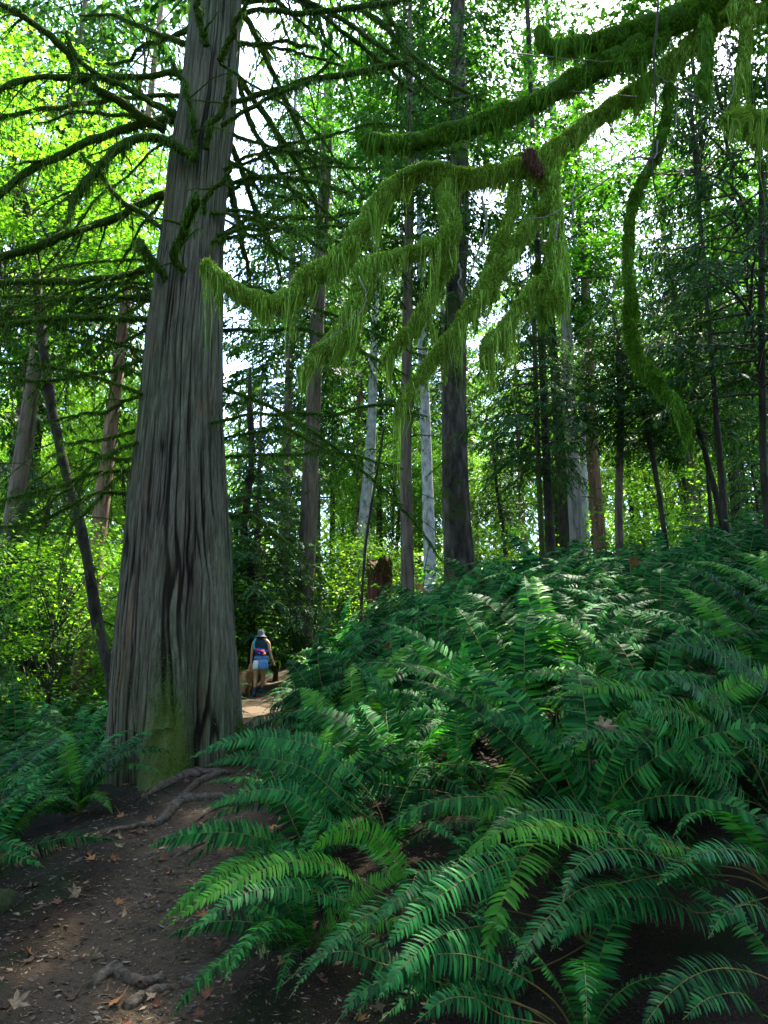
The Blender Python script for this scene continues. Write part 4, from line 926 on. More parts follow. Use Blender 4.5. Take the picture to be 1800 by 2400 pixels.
BIG = maple_mesh('crown', 95, 90, 5.2, 2.8, 0, 461, .13, mat='maple_dark')  # crown for the maples added to shade the near bank
for x, y, zc, s, lab in [(5.6, 11.0, 12.8, .72, 'slim maple added for shade at the upper right, stem lost behind moss'), (7.9, 16.2, 12.5, .7, 'slim maple added for shade higher on the right slope, its crown closing the sky')]:
    b = hz(x, y); t = thing('maple_tree', lab, 'tree', (x, y, b))
    trunk_obj(np.stack([np.linspace(0, .4, 14), np.zeros(14), np.linspace(-.2, zc - b, 14)], 1), np.linspace(.05, .035, 14), M['bark_dark'], t, int(y * 10), 10, (.5, 1.6), 4, 11, sides=10)
    o = link('crown', BIG, t); o.location = (.4, 0, zc - b); o.scale = (s, s, s); o.rotation_euler = (0, 0, x)
for x, y, s, lab in [(3.4, 13.8, .5, 'straight dark trunk right of the close pair, its crown out of the picture'), (7.9, 12.4, .66, 'dark trunk on the right slope with its crown out of the picture')]:  # added trees whose high crowns shade the trail and lower corner
    b = hz(x, y); t = thing('maple_tree', lab, 'tree', (x, y, b)); zc = 20.5
    trunk_obj(np.stack([np.linspace(0, .3, 16), np.zeros(16), np.linspace(-.2, zc - b, 16)], 1), np.linspace(.09, .05, 16), M['bark_dark'], t, int(y * 10), 8, (.5, 1.4), 4, 11, sides=10)
    o = link('crown', DENSE, t); o.location = (.3, 0, zc - b); o.scale = (s, s, s); o.rotation_euler = (0, 0, x)
q = np.random.default_rng(77)
for k in range(22):  # unseen ring of conifers added to block light from behind
    a_ = R(70 + 220 * (k + q.random()) / 22); rr_ = q.uniform(11, 30); x, y = rr_ * math.sin(a_), rr_ * math.cos(a_)
    t = far_tree('c', x, y, q.uniform(.9, 1.15), 3600 + k); t['label'] = 'unseen conifer added behind and beside the viewpoint to block light'; t['group'] = 'light-blocking conifers added behind the viewpoint'
    for c in t.children:
        if c.name.startswith('crown'): c.location.z = 2.2; c.scale = (1.35, 1.35, .95)
# far wood that reads as one mass
mb = MB(); q = np.random.default_rng(5); N = 60000
ang = np.r_[q.uniform(R(-58), R(58), 36000), q.uniform(R(58), R(302), 24000)]; d = q.uniform(60, 74, N); x = d * np.sin(ang); y = d * np.cos(ang)  # rear arc, behind the viewpoint, added to block low sky light
zt = 3 + 26 * (.55 + .45 * vn(ang * 22, 0, 0, 3)) ; z = height(x, y) + zt * q.random(N) ** 1.1
needles(mb, np.stack([x, y, z], 1), np.stack([q.normal(0, 1, N), q.normal(0, 1, N), q.normal(-.4, .4, N)], 1), q.uniform(.5, 1.3, N), q.uniform(.12, .3, N), .3, q)
tag(mb.build('far_wood', M['conifer_light']), 'mass of distant forest foliage closing the gaps between the trunks', 'woodland', kind='stuff')

# shrubs
SH_LAB = {0: 'leafy green shrub in the undergrowth at the left', 1: 'leafy green shrub behind the walker and cedar', 2: 'leafy green shrub between the middle trunks', 3: 'leafy green shrub in the shade of the right slope'}
q = np.random.default_rng(13); ns = 0
for tries in range(4000):
    y = 11 + 22 * q.random() ** 1.2; x = q.uniform(-.62 * y, .62 * y); px = 900 + x / y * FPX
    if abs(trail_u(x, y)) < 1.2 and y < 30: continue
    if trail_u(x, y) > 0 and y < 12.8: continue
    if not free(x, y, .9): continue
    o = link('shrub', SHRUB[ns % 3]); o.location = (x, y, hz(x, y) - .05); s = q.uniform(.7, 1.25); o.scale = (s, s, s); o.rotation_euler = (0, 0, q.uniform(0, 6.28))
    k = 0 if px < 330 else 1 if px < 760 else 2 if px < 1300 else 3
    tag(o, SH_LAB[k], 'shrub', SH_LAB[k].replace('leafy green shrub', 'shrubs')); placed.append((x, y)); ns += 1
    if ns >= 125: break
# stumps
def stump(px, py, Y, wpx, h, lab, mat, seed, fern=False):
    b = P(px, py, Y); z = hz(b[0], Y); r = wpx * px_m(Y, py) / 2; na = 40; nzz = 24
    TH, Zs = np.meshgrid(np.arange(na) / na * 2 * math.pi, np.linspace(0, 1, nzz))
    hh = h * (.86 + .16 * fbm(np.cos(TH) * 2.4, np.sin(TH) * 2.4, 0, seed)) 
    rad = r * (1.0 + .45 * (1 - Zs) ** 3 - .06 * Zs) * (1 + .12 * fbm(np.cos(TH) * 3, np.sin(TH) * 3, Zs * .6, seed + 1) + .06 * vn(np.cos(TH) * 11, np.sin(TH) * 11, Zs, seed))
    V = np.stack([rad * np.cos(TH), rad * np.sin(TH), hh * Zs - .1], -1).reshape(-1, 3)
    a = np.arange(nzz - 1)[:, None] * na + np.arange(na); bq = np.arange(nzz - 1)[:, None] * na + (np.arange(na) + 1) % na
    mb = MB(); e = (nzz - 1) * na; top = V[e:] * np.array([.55, .55, 1]) - np.array([0, 0, .10]); V2 = np.vstack([V, top, [[0, 0, top[:, 2].mean() - .05]]])
    i = np.arange(na); j = (i + 1) % na; o1 = nzz * na
    mb.add(V2, [np.stack([a, bq, bq + na, a + na], -1).reshape(-1, 4), np.stack([e + i, e + j, o1 + j, o1 + i], 1), np.stack([o1 + i, o1 + j, np.full(na, o1 + na)], 1)])
    o = mb.build('tree_stump', mat, None, False); o.location = (b[0], Y, z); tag(o, lab, 'stump')
    mm = MB(); gg = np.random.default_rng(seed); n = 1800; k = gg.integers(na * (nzz - 5), na * nzz, n)
    needles(mm, V[k] * 1.02, np.stack([gg.normal(0, .6, n), gg.normal(0, .6, n), gg.normal(.1, .6, n)], 1), gg.uniform(.03, .09, n), gg.uniform(.006, .012, n), .5, gg)
    mm.build('moss', M['moss_deep'], o)
stump(890, 1385, 15, 62, 2.25, 'reddish rotten stump in the ferns left of the brown cedar trunk', M['rotten'], 5)
stump(650, 1490, 21, 12, .75, 'small mossy stump on the trailside beyond the walker', M['bark_moss'], 6)

# ------------------------------------------------------------------ ferns
def fern_zone(px, py):
    if px < 480: return ('in the dark hollow left of the big cedar', 1)
    if px < 760: return ('along the trail edge beside the walker', 2)
    if py < 1420: return (('on the crest under the furrowed fir', 3) if px < 1250 else ('high on the crest at the right', 4))
    if py < 1700: return (('on the lit bank right of the walker', 5) if px < 1150 else ('on the upper right bank below the crest', 6))
    return (('low on the bank beside the bare trail', 7) if px < 1000 else ('on the dark lower right bank', 8))
g = np.random.default_rng(47); fp = []; cnt = {'near': 0, 'mid': 0}
HEROS = [(1.95, 3.75), (2.35, 4.4), (1.0, 3.75), (.2, 3.95), (.05, 4.7), (.75, 5.0)]
for tries in range(30000):
    y = 2.9 + 16 * g.random() ** 1.35; x = g.uniform(-.62 * y - .3, .62 * y + .8)
    u = trail_u(x, y); w = float(trail_w(y))
    lim = .36
    if -w - (.75 if y < 9 else .35) < u < w + lim: continue
    if u < 0 and y < 4.4: continue
    if u < 0 and y > 7 and x > -4.2 and y < 9.6 and x > -3.6: continue
    if y < 3.6: continue
    if (x + 2.35) ** 2 + (y - 8.3) ** 2 < 1.1: continue
    if (x - 3.25) ** 2 + (y - 5.2) ** 2 < .3: continue
    dmin = .68 if y < 8 else .74 if y < 13 else .9
    if any((x - a) ** 2 + (y - b) ** 2 < dmin * dmin for a, b in fp): continue
    if any((x - a) ** 2 + (y - b) ** 2 < .30 for a, b in HEROS): continue
    z = hz(x, y)
    d = np.array([x, y, z + .5 - CAMZ]); px = 900 + FPX * x / (d[1] * CP + d[2] * SP); py = 1200 - FPX * (d[2] * CP - d[1] * SP) / (d[1] * CP + d[2] * SP)
    if px < -120 or px > 1920: continue
    fp.append((x, y)); zn, zi = fern_zone(px, py)
    s = g.uniform(1.05, 1.75) * (1.0 if u > 0 else .85) * (.8 if (0 < u < w + 1.0 and y < 8) else 1) * (.62 if 9 < y < 19 and abs(u) < w + .9 else 1)
    lit = y > 12 and (px < 760) and g.random() < .45  # lit ferns take the brighter green in place of sunlight
    if y < 7.2:
        t = thing('sword_fern', f'dark green sword fern {zn}', 'fern', (x, y, z - .02), 0, f'sword ferns {zn}')
        lean = gnormal(x, y, .3); rz_ = g.uniform(0, 6.28); t.rotation_euler = (Matrix.Rotation(R(16), 3, 'X') @ Vector((0, 0, 1)).rotation_difference(lean).to_matrix() @ Matrix.Rotation(rz_, 3, 'Z')).to_euler()
        n = int(g.integers(13, 19))
        for k in range(n):
            o = link('frond', FROND_FRESH[k % 3] if g.random() < .16 else FROND[int(g.integers(0, 9))], t); L = s * g.uniform(.75, 1.12)
            o.rotation_euler = (g.normal(0, .12), g.normal(0, .10) - .16 * (k / n) + .1, k * 2.39996 + g.normal(0, .25)); o.scale = (L, L * g.uniform(.85, 1.15), L)
        for dd in range(int(g.integers(0, 3))):
            o = link('frond', FROND_DEAD[int(g.integers(0, 2))], t); o.scale = (s * .8,) * 3; o.rotation_euler = (0, .2, g.uniform(0, 6.28)); o['label'] = 'dead brown frond'
        cnt['near'] += 1
    else:
        o = link('sword_fern', (FERN_LIT if lit else FERN_MID)[int(g.integers(0, 3 if lit else 6))]); o.location = (x, y, z - .03); o.scale = (s, s, s * g.uniform(.85, 1.15)); o.rotation_euler = (Matrix.Rotation(R(12), 3, 'X') @ Vector((0, 0, 1)).rotation_difference(gnormal(x, y, .4)).to_matrix() @ Matrix.Rotation(g.uniform(0, 6.28), 3, 'Z')).to_euler()
        tag(o, ('bright fern coloured as sunlit ' if lit else 'bushy green sword fern ') + zn, 'fern', ('bright ferns ' if lit else 'bushy sword ferns ') + zn); cnt['mid'] += 1
    if cnt['near'] + cnt['mid'] >= 284: break
print('ferns', cnt, 'trees', nf, 'shrubs', ns)
for k, (x, y) in enumerate([(1.5, .9), (1.9, 1.6), (2.3, 2.3), (2.5, 1.2), (1.2, .2), (2.9, 1.9), (1.9, .2), (3.0, 2.9)]):  # unseen ferns added to keep light off the lower right corner
    o = link('sword_fern', FERN_MID[k % 6]); o.location = (x, y, hz(x, y)); o.scale = (1.15,) * 3; o.rotation_euler = (0, 0, k * 1.3); tag(o, 'unseen sword fern added right of the view to darken the corner', 'fern', 'unseen ferns added beside the viewpoint')
for x, y, s in [(-1.62, 8.35, .5), (-1.72, 8.9, .55), (-1.5, 8.0, .38), (-2.15, 9.6, .55), (-2.75, 11.4, .6), (-3.05, 13, .6), (-1.85, 9.3, .4)]:
    o = link('sword_fern', FERN_MID[int(x * -10) % 6]); o.location = (x, y, hz(x, y) - .02); o.scale = (s,) * 3; o.rotation_euler = (.1, -.15, x * 7); tag(o, 'small fern at the right foot of the big cedar beside the trail', 'fern', 'small ferns at the cedar foot')
for px, py, Y, s in [(560, 1580, 18.5, .6), (545, 1600, 18, .45), (530, 1560, 20, .7)]:
    b = P(px, py, Y); o = link('shrub', SHRUB_Y); o.location = (b[0], Y, hz(b[0], Y)); o.scale = (s,) * 3; tag(o, 'small yellow-green sunlit bush left of the walker and dog', 'shrub', 'yellow-green bushes by the walker')
# low fern ground cover far back
mb = MB(); q = np.random.default_rng(6)
lv = np.empty(len(FERN_LOW[0].vertices) * 3, np.float32)
src = []
for me in FERN_LOW:
    v = np.empty(len(me.vertices) * 3, np.float32); me.vertices.foreach_get('co', v)
    src.append((v.reshape(-1, 3), [[p.vertices[:] for p in me.polygons if len(p.vertices) == k] for k in (3, 4)]))
for k in range(420):
    y = q.uniform(13, 40); x = q.uniform(-.62 * y, .62 * y)
    if abs(trail_u(x, y)) < 1.0 and y < 30: continue
    v, fs = src[k % 3]; a_ = q.uniform(0, 6.28); s = q.uniform(.6, 1.0); c_, s_ = math.cos(a_), math.sin(a_)
    vv = v @ np.array([[c_, s_, 0], [-s_, c_, 0], [0, 0, 1]]) * s + np.array([x, y, hz(x, y)])
    mb.add(vv, [np.array(f) for f in fs])
tag(mb.build('fern_cover', M['fern']), 'low fern ground cover carpeting the floor under the far trees', 'ground cover', kind='stuff')

# hand placed fronds of the nearest ferns
def hero(base, label, fronds, extra, seed):
    x, y = base; z = hz(x, y); t = thing('sword_fern', label, 'fern', (x, y, z), 0); O = np.array(t.location); r = np.random.default_rng(seed)
    for pts, Ya, Yb, wpx, mat in fronds:
        w = [P(px, py, Ya + (Yb - Ya) * i / (len(pts) - 1)) for i, (px, py) in enumerate(pts)]
        hook = O + np.array([(w[0][0] - x) * .35, (w[0][1] - y) * .35, (w[0][2] - z) * .62])
        C = catmull([O, hook] + w, 40); L = np.linalg.norm(np.diff(C, axis=0), axis=1).sum()
        n_ = unit(np.array([-x * .22, -.62, .62]) + r.normal(0, .12, 3)); sd_ = np.cross(unit(C[-1] - C[12]), n_)
        mb = MB(); frond_geo(mb, C - O, wpx * px_m((Ya + Yb) / 2, pts[1][1]), int(np.clip(L / .024, 24, 70)), r, side=sd_, droop=r.uniform(.12, .26), s0=.30, rr=.0042, twist=.18, vee=.16)
        mb.build('frond', [M[mat], M['rachis']], t)
    for k in range(extra):
        o = link('frond', FROND[int(r.integers(0, 9))], t); L = r.uniform(.7, 1.05)
        o.rotation_euler = (r.normal(0, .1), r.normal(0, .1), k * 2.39996 + r.normal(0, .3)); o.scale = (L, L, L)
    return t
H = 'fern_hero'
hero((1.95, 3.75), 'large fern at lower right with a bright green frond arching over a bluish one', [
 ([(1660,2003),(1520,1968),(1372,1945),(1260,1938),(1171,1950),(1057,2034)], 3.6, 3.05, 62, 'fern_bright'),
 ([(1600,1985),(1440,1925),(1330,1898),(1225,1905),(1170,1930),(1135,1965)], 3.75, 3.4, 74, H),
 ([(1600,2020),(1480,1990),(1400,2000),(1345,2040),(1318,2115)], 3.45, 2.95, 66, H),
 ([(1560,2050),(1450,2070),(1360,2085),(1290,2145),(1240,2210),(1192,2285)], 3.4, 2.75, 72, H),
 ([(1720,1990),(1640,2010),(1580,2040),(1540,2075)], 3.5, 3.2, 50, H),
 ([(1800,2020),(1720,1992),(1650,1996),(1600,2020)], 3.5, 3.2, 46, H),
 ([(1640,2140),(1560,2105),(1440,2110),(1330,2170),(1290,2230)], 3.5, 3.2, 60, H)], 9, 1)
hero((1.62, 3.0), 'dim fern tucked in the dark bottom right corner', [
 ([(1790,2290),(1700,2270),(1620,2290),(1550,2350),(1500,2420)], 3.05, 2.8, 56, H),
 ([(1790,2380),(1740,2330),(1660,2340),(1600,2390)], 3.0, 2.8, 50, H),
 ([(1800,2150),(1760,2120),(1700,2140),(1660,2200)], 3.1, 2.9, 50, H)], 3, 9)
hero((2.35, 4.4), 'tall fern with long blue-green fronds sweeping left from the right edge', [
 ([(1420,1870),(1320,1765),(1240,1705),(1170,1685),(1105,1692)], 4.4, 4.2, 56, H),
 ([(1690,1860),(1560,1760),(1460,1718),(1380,1712),(1290,1760)], 4.3, 3.7, 60, H),
 ([(1690,1715),(1580,1645),(1490,1612),(1410,1608),(1310,1628)], 4.6, 4.3, 52, 'fern_bright'),
 ([(1760,1920),(1680,1810),(1600,1720),(1530,1670),(1470,1650)], 4.1, 3.7, 80, H),
 ([(1800,1780),(1730,1690),(1640,1620),(1560,1580)], 4.2, 3.9, 70, H),
 ([(1830,1640),(1760,1570),(1680,1530),(1590,1510),(1500,1520)], 4.3, 4.2, 56, H)], 6, 2)
hero((1.0, 3.75), 'fern low in the middle whose fronds trail down toward the bottom edge', [
 ([(1250,2010),(1150,2030),(1060,2080),(970,2150),(890,2230)], 3.6, 3.1, 62, H),
 ([(1230,2175),(1120,2172),(1030,2195),(950,2260),(885,2345)], 3.5, 2.9, 62, H),
 ([(950,2110),(890,2130),(820,2172),(740,2250),(678,2340)], 3.6, 3.0, 52, H),
 ([(1080,2330),(1010,2310),(950,2340),(890,2395)], 3.4, 3.1, 56, H),
 ([(1010,2040),(960,2080),(900,2140),(860,2200)], 3.6, 3.3, 46, H)], 5, 3)
hero((.8, 3.15), 'fern at the bottom edge in the middle with drooping dark fronds', [
 ([(1050,2310),(970,2285),(890,2300),(830,2340),(780,2410)], 3.15, 2.9, 50, H),
 ([(1160,2260),(1060,2235),(970,2255),(880,2320),(830,2390)], 3.2, 3.0, 54, H),
 ([(1180,2380),(1110,2340),(1040,2345),(970,2400)], 3.1, 2.9, 50, H),
 ([(900,2260),(820,2230),(740,2245),(660,2310)], 3.25, 3.1, 44, H)], 4, 12)
hero((.2, 3.95), 'fern whose long bright frond reaches left over the bare trail', [
 ([(860,2075),(790,2030),(720,2018),(650,2026),(560,2062),(472,2110),(376,2186)], 3.9, 3.4, 46, 'fern_bright'),
 ([(800,2110),(720,2085),(640,2080),(560,2100),(490,2150),(425,2205)], 3.95, 3.5, 44, H),
 ([(880,1960),(820,1945),(770,1960),(720,2000)], 4.0, 3.7, 40, 'fern_bright')], 4, 4)
hero((.05, 4.7), 'fern low on the bank above the roots with flat blue-green fronds', [
 ([(840,1830),(780,1775),(720,1745),(620,1728),(530,1740),(438,1780)], 4.7, 4.6, 40, H),
 ([(810,1880),(730,1810),(650,1782),(560,1775),(480,1795)], 4.6, 4.5, 40, H),
 ([(760,1920),(690,1860),(620,1850),(540,1870),(470,1900)], 4.5, 4.4, 40, H)], 5, 5)
hero((.75, 5.0), 'upright fern in the middle of the bank with ladder-like standing fronds', [
 ([(870,1830),(868,1760),(850,1690),(825,1625)], 4.9, 4.9, 44, H),
 ([(1075,1760),(1072,1690),(1078,1600),(1090,1490)], 5.0, 5.0, 46, H),
 ([(960,1800),(945,1700),(900,1620),(830,1560)], 5.0, 4.8, 54, H)], 6, 6)
# ------------------------------------------------------------------ fallen leaves and stones
LEAFM = {'orange': simple_mat('leaf_orange', (.16, .06, .018), (.27, .12, .04), 60, rough=.7, objvar=.4), 'tan': simple_mat('leaf_tan', (.13, .085, .05), (.24, .17, .10), 60, rough=.7, objvar=.4),
         'rust': simple_mat('leaf_rust', (.09, .028, .014), (.15, .055, .028), 60, rough=.7, objvar=.4), 'brown': simple_mat('leaf_brown', (.05, .03, .018), (.10, .06, .035), 60, rough=.8, objvar=.5)}
LEAF = {k: [fallen_leaf_mesh(500 + i * 7 + j, m) for i in range(3)] for j, (k, m) in enumerate(LEAFM.items())}
g = np.random.default_rng(61)
def put_leaf(q, kind, s, label, group=None, tilt=.42):
    o = link('fallen_leaf', LEAF[kind][int(g.integers(0, 3))]); n = gnormal(q[0], q[1], .1)
    rot = n.to_track_quat('Z', 'Y').to_euler(); e = Euler((g.normal(0, tilt), g.normal(0, tilt), g.uniform(0, 6.28)))
    o.rotation_euler = (rot.to_matrix() @ e.to_matrix()).to_euler(); o.location = (q[0], q[1], q[2] + .006); o.scale = (s * .85,) * 3
    return tag(o, label, 'leaf', group)
z5 = lambda x, y: (x * .5425, 1600 + y * .5425)
for (x, y), kind, s, lab in [((490,1400),'orange',1.1,'bright orange maple leaf with long stalk near the bottom of the trail'), ((895,1365),'rust',1.0,'dark red maple leaf at the foot of the fern bank, bottom'), ((605,1320),'rust',1.0,'rust maple leaf stuck against the arched bare root'),
  ((400,1205),'tan',.95,'pale tan upright leaf alone on the lower trail'), ((60,1400),'tan',1.1,'large pale leaf in the bottom left corner'), ((130,890),'brown',1.25,'big curled brown leaf on the left side of the trail'), ((330,920),'tan',1.1,'flattened tan leaf pair in mid trail'),
  ((505,955),'orange',.9,'small orange-brown leaf in the middle of the trail'), ((520,580),'orange',1.2,'large pale orange leaf below the long dark root'), ((515,670),'tan',1.15,'flat tan leaf between two dark roots'), ((600,648),'brown',1.2,'broad brown leaf beside the flat tan one between roots'),
  ((690,770),'rust',1.1,'russet leaf touching the lowest cross root'), ((630,490),'orange',1.0,'orange leaf upslope of the long dark root'), ((770,382),'orange',.9,'bright orange leaf at the cedar foot'), ((400,765),'orange',1.0,'orange leaf at left of mid trail'), ((490,768),'orange',.8,'small orange leaf right of the left mid-trail one'),
  ((510,715),'tan',1.0,'thin tan leaf under the flat tan one'), ((865,620),'orange',1.1,'orange leaf standing up by the fern bank roots'), ((930,575),'rust',1.0,'rust leaf between root and ferns'), ((885,1015),'orange',1.1,'orange leaf just below the bright reaching frond'), ((1130,1165),'tan',1.1,'pale star-shaped leaf on the dark bank'),
  ((860,1450),'rust',1.0,'dark rust leaf cut by the bottom edge'), ((320,1365),'brown',.9,'crumpled brown leaf near the bottom left'), ((410,480),'orange',1.1,'yellow-orange leaf under the left ferns'), ((460,487),'rust',1.0,'rust leaf beside the yellow-orange one under the left ferns'), ((545,445),'orange',.9,'orange leaf against the dark cedar root foot'),
  ((350,480),'tan',1.0,'tan leaf at the left fern edge'), ((130,1180),'orange',.8,'small orange leaf at lower left'), ((120,1215),'brown',1.1,'dark crumpled leaf below the small orange one'), ((80,650),'brown',1.1,'brown leaf at the foot of the left ferns'), ((640,600),'orange',.8,'small leaf lying over the long dark root'), ((1000,960),'brown',.9,'brown leaf in shade under the reaching frond'), ((950,1130),'rust',.8,'small red leaf on the bank below the stones')]:
    put_leaf(ground_at(*z5(x, y)), kind, s, lab)
for k in range(90):
    y = 3.2 + 7 * g.random() ** 1.4; sd = g.random(); w = float(trail_w(y))
    u = g.uniform(-w, w) if sd < .3 else -w - abs(g.normal(.1, .35)) if sd < .6 else w + abs(g.normal(.15, .5))
    x = float(np.interp(y, TY, TX)) + u
    zn = 'on the open trail' if sd < .3 else 'on the left trail margin' if sd < .6 else 'on the bank under the ferns'
    kind = ['brown', 'brown', 'rust', 'tan', 'orange'][int(g.integers(0, 5))]; s = g.uniform(.45, .95)
    cn = {'brown': 'dull brown', 'rust': 'rust-red', 'tan': 'pale tan', 'orange': 'orange'}[kind]
    put_leaf((x, y, hz(x, y)), kind, s, f'small {cn} fallen leaf {zn}', f'small {cn} leaves {zn}', .35)
# leaves caught in the ferns
for px, py, Y, kind, s, lab in [(1412,1707,3.95,'tan',1.3,'crumpled pale leaf lying on top of a right-hand frond'), (985,1382,8.0,'orange',1.5,'orange leaf caught in the ferns on the crest'), (1483,1322,8.5,'orange',1.6,'brown-orange leaf caught high in the right ferns'), (1630,1270,9,'tan',1.4,'tan dead leaf hanging in the far right ferns'),
                                (913,1515,6.5,'rust',1.2,'rust leaf caught among the mid-bank fronds')]:
    o = link('fallen_leaf', LEAF[kind][0]); o.location = P(px, py, Y); o.rotation_euler = (.9, g.normal(0, .4), g.uniform(0, 6)); o.scale = (s, s, s); tag(o, lab, 'leaf')
STONE = [stone_mesh(i, M['stone']) for i in range(4)]
for (x, y), wpx, lab in [((670,850),22,'rounded grey stone, the highest of the stones along the right trail edge'), ((745,910),34,'wide flat grey stone below the highest one on the right trail edge'), ((605,952),34,'low broad stone nearest mid trail in the right row'), ((692,985),34,'leaning oblong stone in the middle of the right row'),
   ((660,1065),36,'pale flat stone close to the tip of the reaching frond'), ((610,1085),22,'small stone left of the pale flat one'), ((700,1290),44,'knobbly stone beside the arched bare root'), ((740,750),20,'small stone tucked under the lowest cross root'), ((780,800),26,'grey stone at the fern edge under the roots'),
   ((610,800),20,'small dark stone in mid trail below the roots'), ((640,1010),20,'half buried stone left of the oblong one'), ((520,1065),18,'small buried stone alone in mid trail'), ((340,770),30,'flat stone on the left half of the trail'), ((1010,1345),30,'mossy stone on the bank near the bottom'), ((820,1430),40,'dark stone at the bottom edge beside the rust leaf'), ((300,680),16,'tiny stone at the left trail side'), ((355,1325),14,'tiny stone left of the arched root'), ((280,1440),20,'stone at the bottom edge of the trail')]:
    q = ground_at(*z5(x, y)); s = wpx * .5425 * px_m(q[1], 1600 + y * .5425) * .5; o = link('stone', STONE[int(g.integers(0, 4))]); o.location = (q[0], q[1], q[2] + s * .1); o.scale = (s, s * g.uniform(.7, 1), s * g.uniform(.7, 1.1)); o.rotation_euler = (g.normal(0, .2), g.normal(0, .2), g.uniform(0, 6.28)); tag(o, lab, 'stone')
# dark mossy log end at the left edge
q = ground_at(-60, 2150); C = np.array([[q[0] - .5, q[1] - .25, q[2] + .06], [q[0] + .1, q[1], q[2] + .07], [q[0] + .30, q[1] + .12, q[2] + .0]])
mb = MB(); C = catmull(C, 16); v, f = tube(C, np.interp(np.linspace(0, 1, 16), [0, .8, 1], [.12, .09, .04]), 20, lump=.35, ls=6, seed=3); mb.add(v, f)
mm = MB(); moss_strands(mm, C, np.full(16, .12), 500, .01, .04, 444, w=.002); o = tag(mb.build('fallen_log', M['bark_dark'], None, True), 'dark mossy log end poking in at the left edge of the trail', 'log'); mm.build('moss', M['moss_deep'], o)

# ------------------------------------------------------------------ the walker
PY = 17.0; wb = P(607, 1628, PY); PX = wb[0]; PZ = hz(PX, PY)
U = .00125                                      # metres per pixel of the enlarged view of the walker
def w3(zx, zy, y=0.0): return np.array([(zx - 790) * U, y, (1684 - zy) * U])
person = thing('person', 'walker seen from behind in grey hat, dark vest and white shorts on the trail', 'person', (PX, PY, PZ))
def plain(name, c, c2=None, rough=.8, sc=60): return simple_mat(name, c, c2 or tuple(v * 1.25 for v in c), sc, rough=rough)
M['skin'] = plain('skin', (.46, .23, .14), (.54, .29, .19), .55); M['hat'] = plain('hat_grey', (.09, .10, .10)); M['vest'] = plain('dark_vest', (.014, .034, .044)); M['shorts'] = plain('white_shorts', (.80, .78, .80))
M['denim'] = plain('blue_cloth', (.11, .24, .50), (.16, .32, .60), .85, 30); M['sock'] = plain('dark_sock', (.03, .045, .06)); M['shoe'] = plain('blue_shoe', (.01, .07, .13)); M['hair'] = plain('dark_hair', (.015, .01, .008))
def skin_body(name, pts, edges, mat, parent, root=0, sub=2):
    me = bpy.data.meshes.new(name); me.from_pydata([tuple(p[0]) for p in pts], edges, []); o = link(name, me, parent); me.materials.append(mat)
    sm = o.modifiers.new('skin', 'SKIN'); sm.use_smooth_shade = True
    sk = me.skin_vertices[0].data
    for i, p in enumerate(pts): sk[i].radius = (p[1], p[2] if len(p) > 2 else p[1]); sk[i].use_root = i == root
    ss = o.modifiers.new('sub', 'SUBSURF'); ss.levels = sub; ss.render_levels = sub
    return o
pts = [(w3(800,1060), .135, .10), (w3(800,930), .12, .095), (w3(795,760), .125, .09), (w3(790,640), .135, .085), (w3(785,585), .06, .055), (w3(780,540, .02), .05), (w3(780,490, .03), .075, .088), (w3(778,430, .02), .062, .075),
       (w3(700,625), .062), (w3(640,660), .048), (w3(617,850, .0), .036), (w3(605,1000, .03), .027), (w3(603,1045, .04), .024), (w3(600,1085, .05), .030, .018),
       (w3(880,625), .062), (w3(935,660), .048), (w3(965,820, -.02), .036), (w3(1010,960, .03), .028), (w3(1035,1030, .06), .024), (w3(1052,1070, .08), .030, .018),
       (w3(725,1120), .085), (w3(712,1330, .03), .052), (w3(708,1400, -.02), .052), (w3(710,1590, -.05), .032), (w3(710,1650, -.03), .030), (w3(703,1672, .09), .026),
       (w3(850,1120, .02), .085), (w3(842,1310, .12), .052), (w3(830,1380, .13), .052), (w3(800,1530, .22), .032), (w3(797,1575, .24), .030), (w3(800,1605, .35), .026),
       (w3(588,1122, .055), .009), (w3(598,1130, .06), .009), (w3(608,1128, .065), .009), (w3(617,1118, .06), .008), (w3(622,1095, .03), .010),
       (w3(1050,1108, .09), .009), (w3(1062,1112, .095), .009), (w3(1072,1106, .10), .009), (w3(1080,1094, .10), .008), (w3(1040,1095, .05), .010)]
ed = [(0,1),(1,2),(2,3),(3,4),(4,5),(5,6),(6,7),(3,8),(8,9),(9,10),(10,11),(11,12),(12,13),(3,14),(14,15),(15,16),(16,17),(17,18),(18,19),(0,20),(20,21),(21,22),(22,23),(23,24),(24,25),(0,26),(26,27),(27,28),(28,29),(29,30),(30,31)] + [(13,i) for i in range(32,37)] + [(19,i) for i in range(37,42)]
skin_body('body', pts, ed, M['skin'], person)
def loft(secs, k=24):
    """stacked elliptical sections (cx, cy, z, rx, ry)"""
    th = np.arange(k) / k * 2 * math.pi; V = np.concatenate([np.stack([c[0] + c[3] * np.cos(th), c[1] + c[4] * np.sin(th), np.full(k, c[2])], 1) for c in secs]); m = len(secs)
    a = np.arange(m - 1)[:, None] * k + np.arange(k); b = np.arange(m - 1)[:, None] * k + (np.arange(k) + 1) % k
    return V, [np.stack([a, b, b + k, a + k], -1).reshape(-1, 4), np.arange(k)[None, ::-1], ((m - 1) * k + np.arange(k))[None]]
def sec(zx, zy, rx, ry, y=0.0): p = w3(zx, zy, y); return (p[0], p[1], p[2], rx, ry)
def cloth(name, secs, mat, parent, k=24): return MB().add(*loft(secs, k)).build(name, M[mat], parent, True)
cloth('vest', [sec(800,1030,.175,.125), sec(800,930,.158,.118), sec(795,850,.155,.115), sec(792,740,.162,.115), sec(790,660,.158,.11), sec(788,615,.135,.09), sec(786,585,.10,.07), sec(785,570,.062,.058)], 'vest', person)
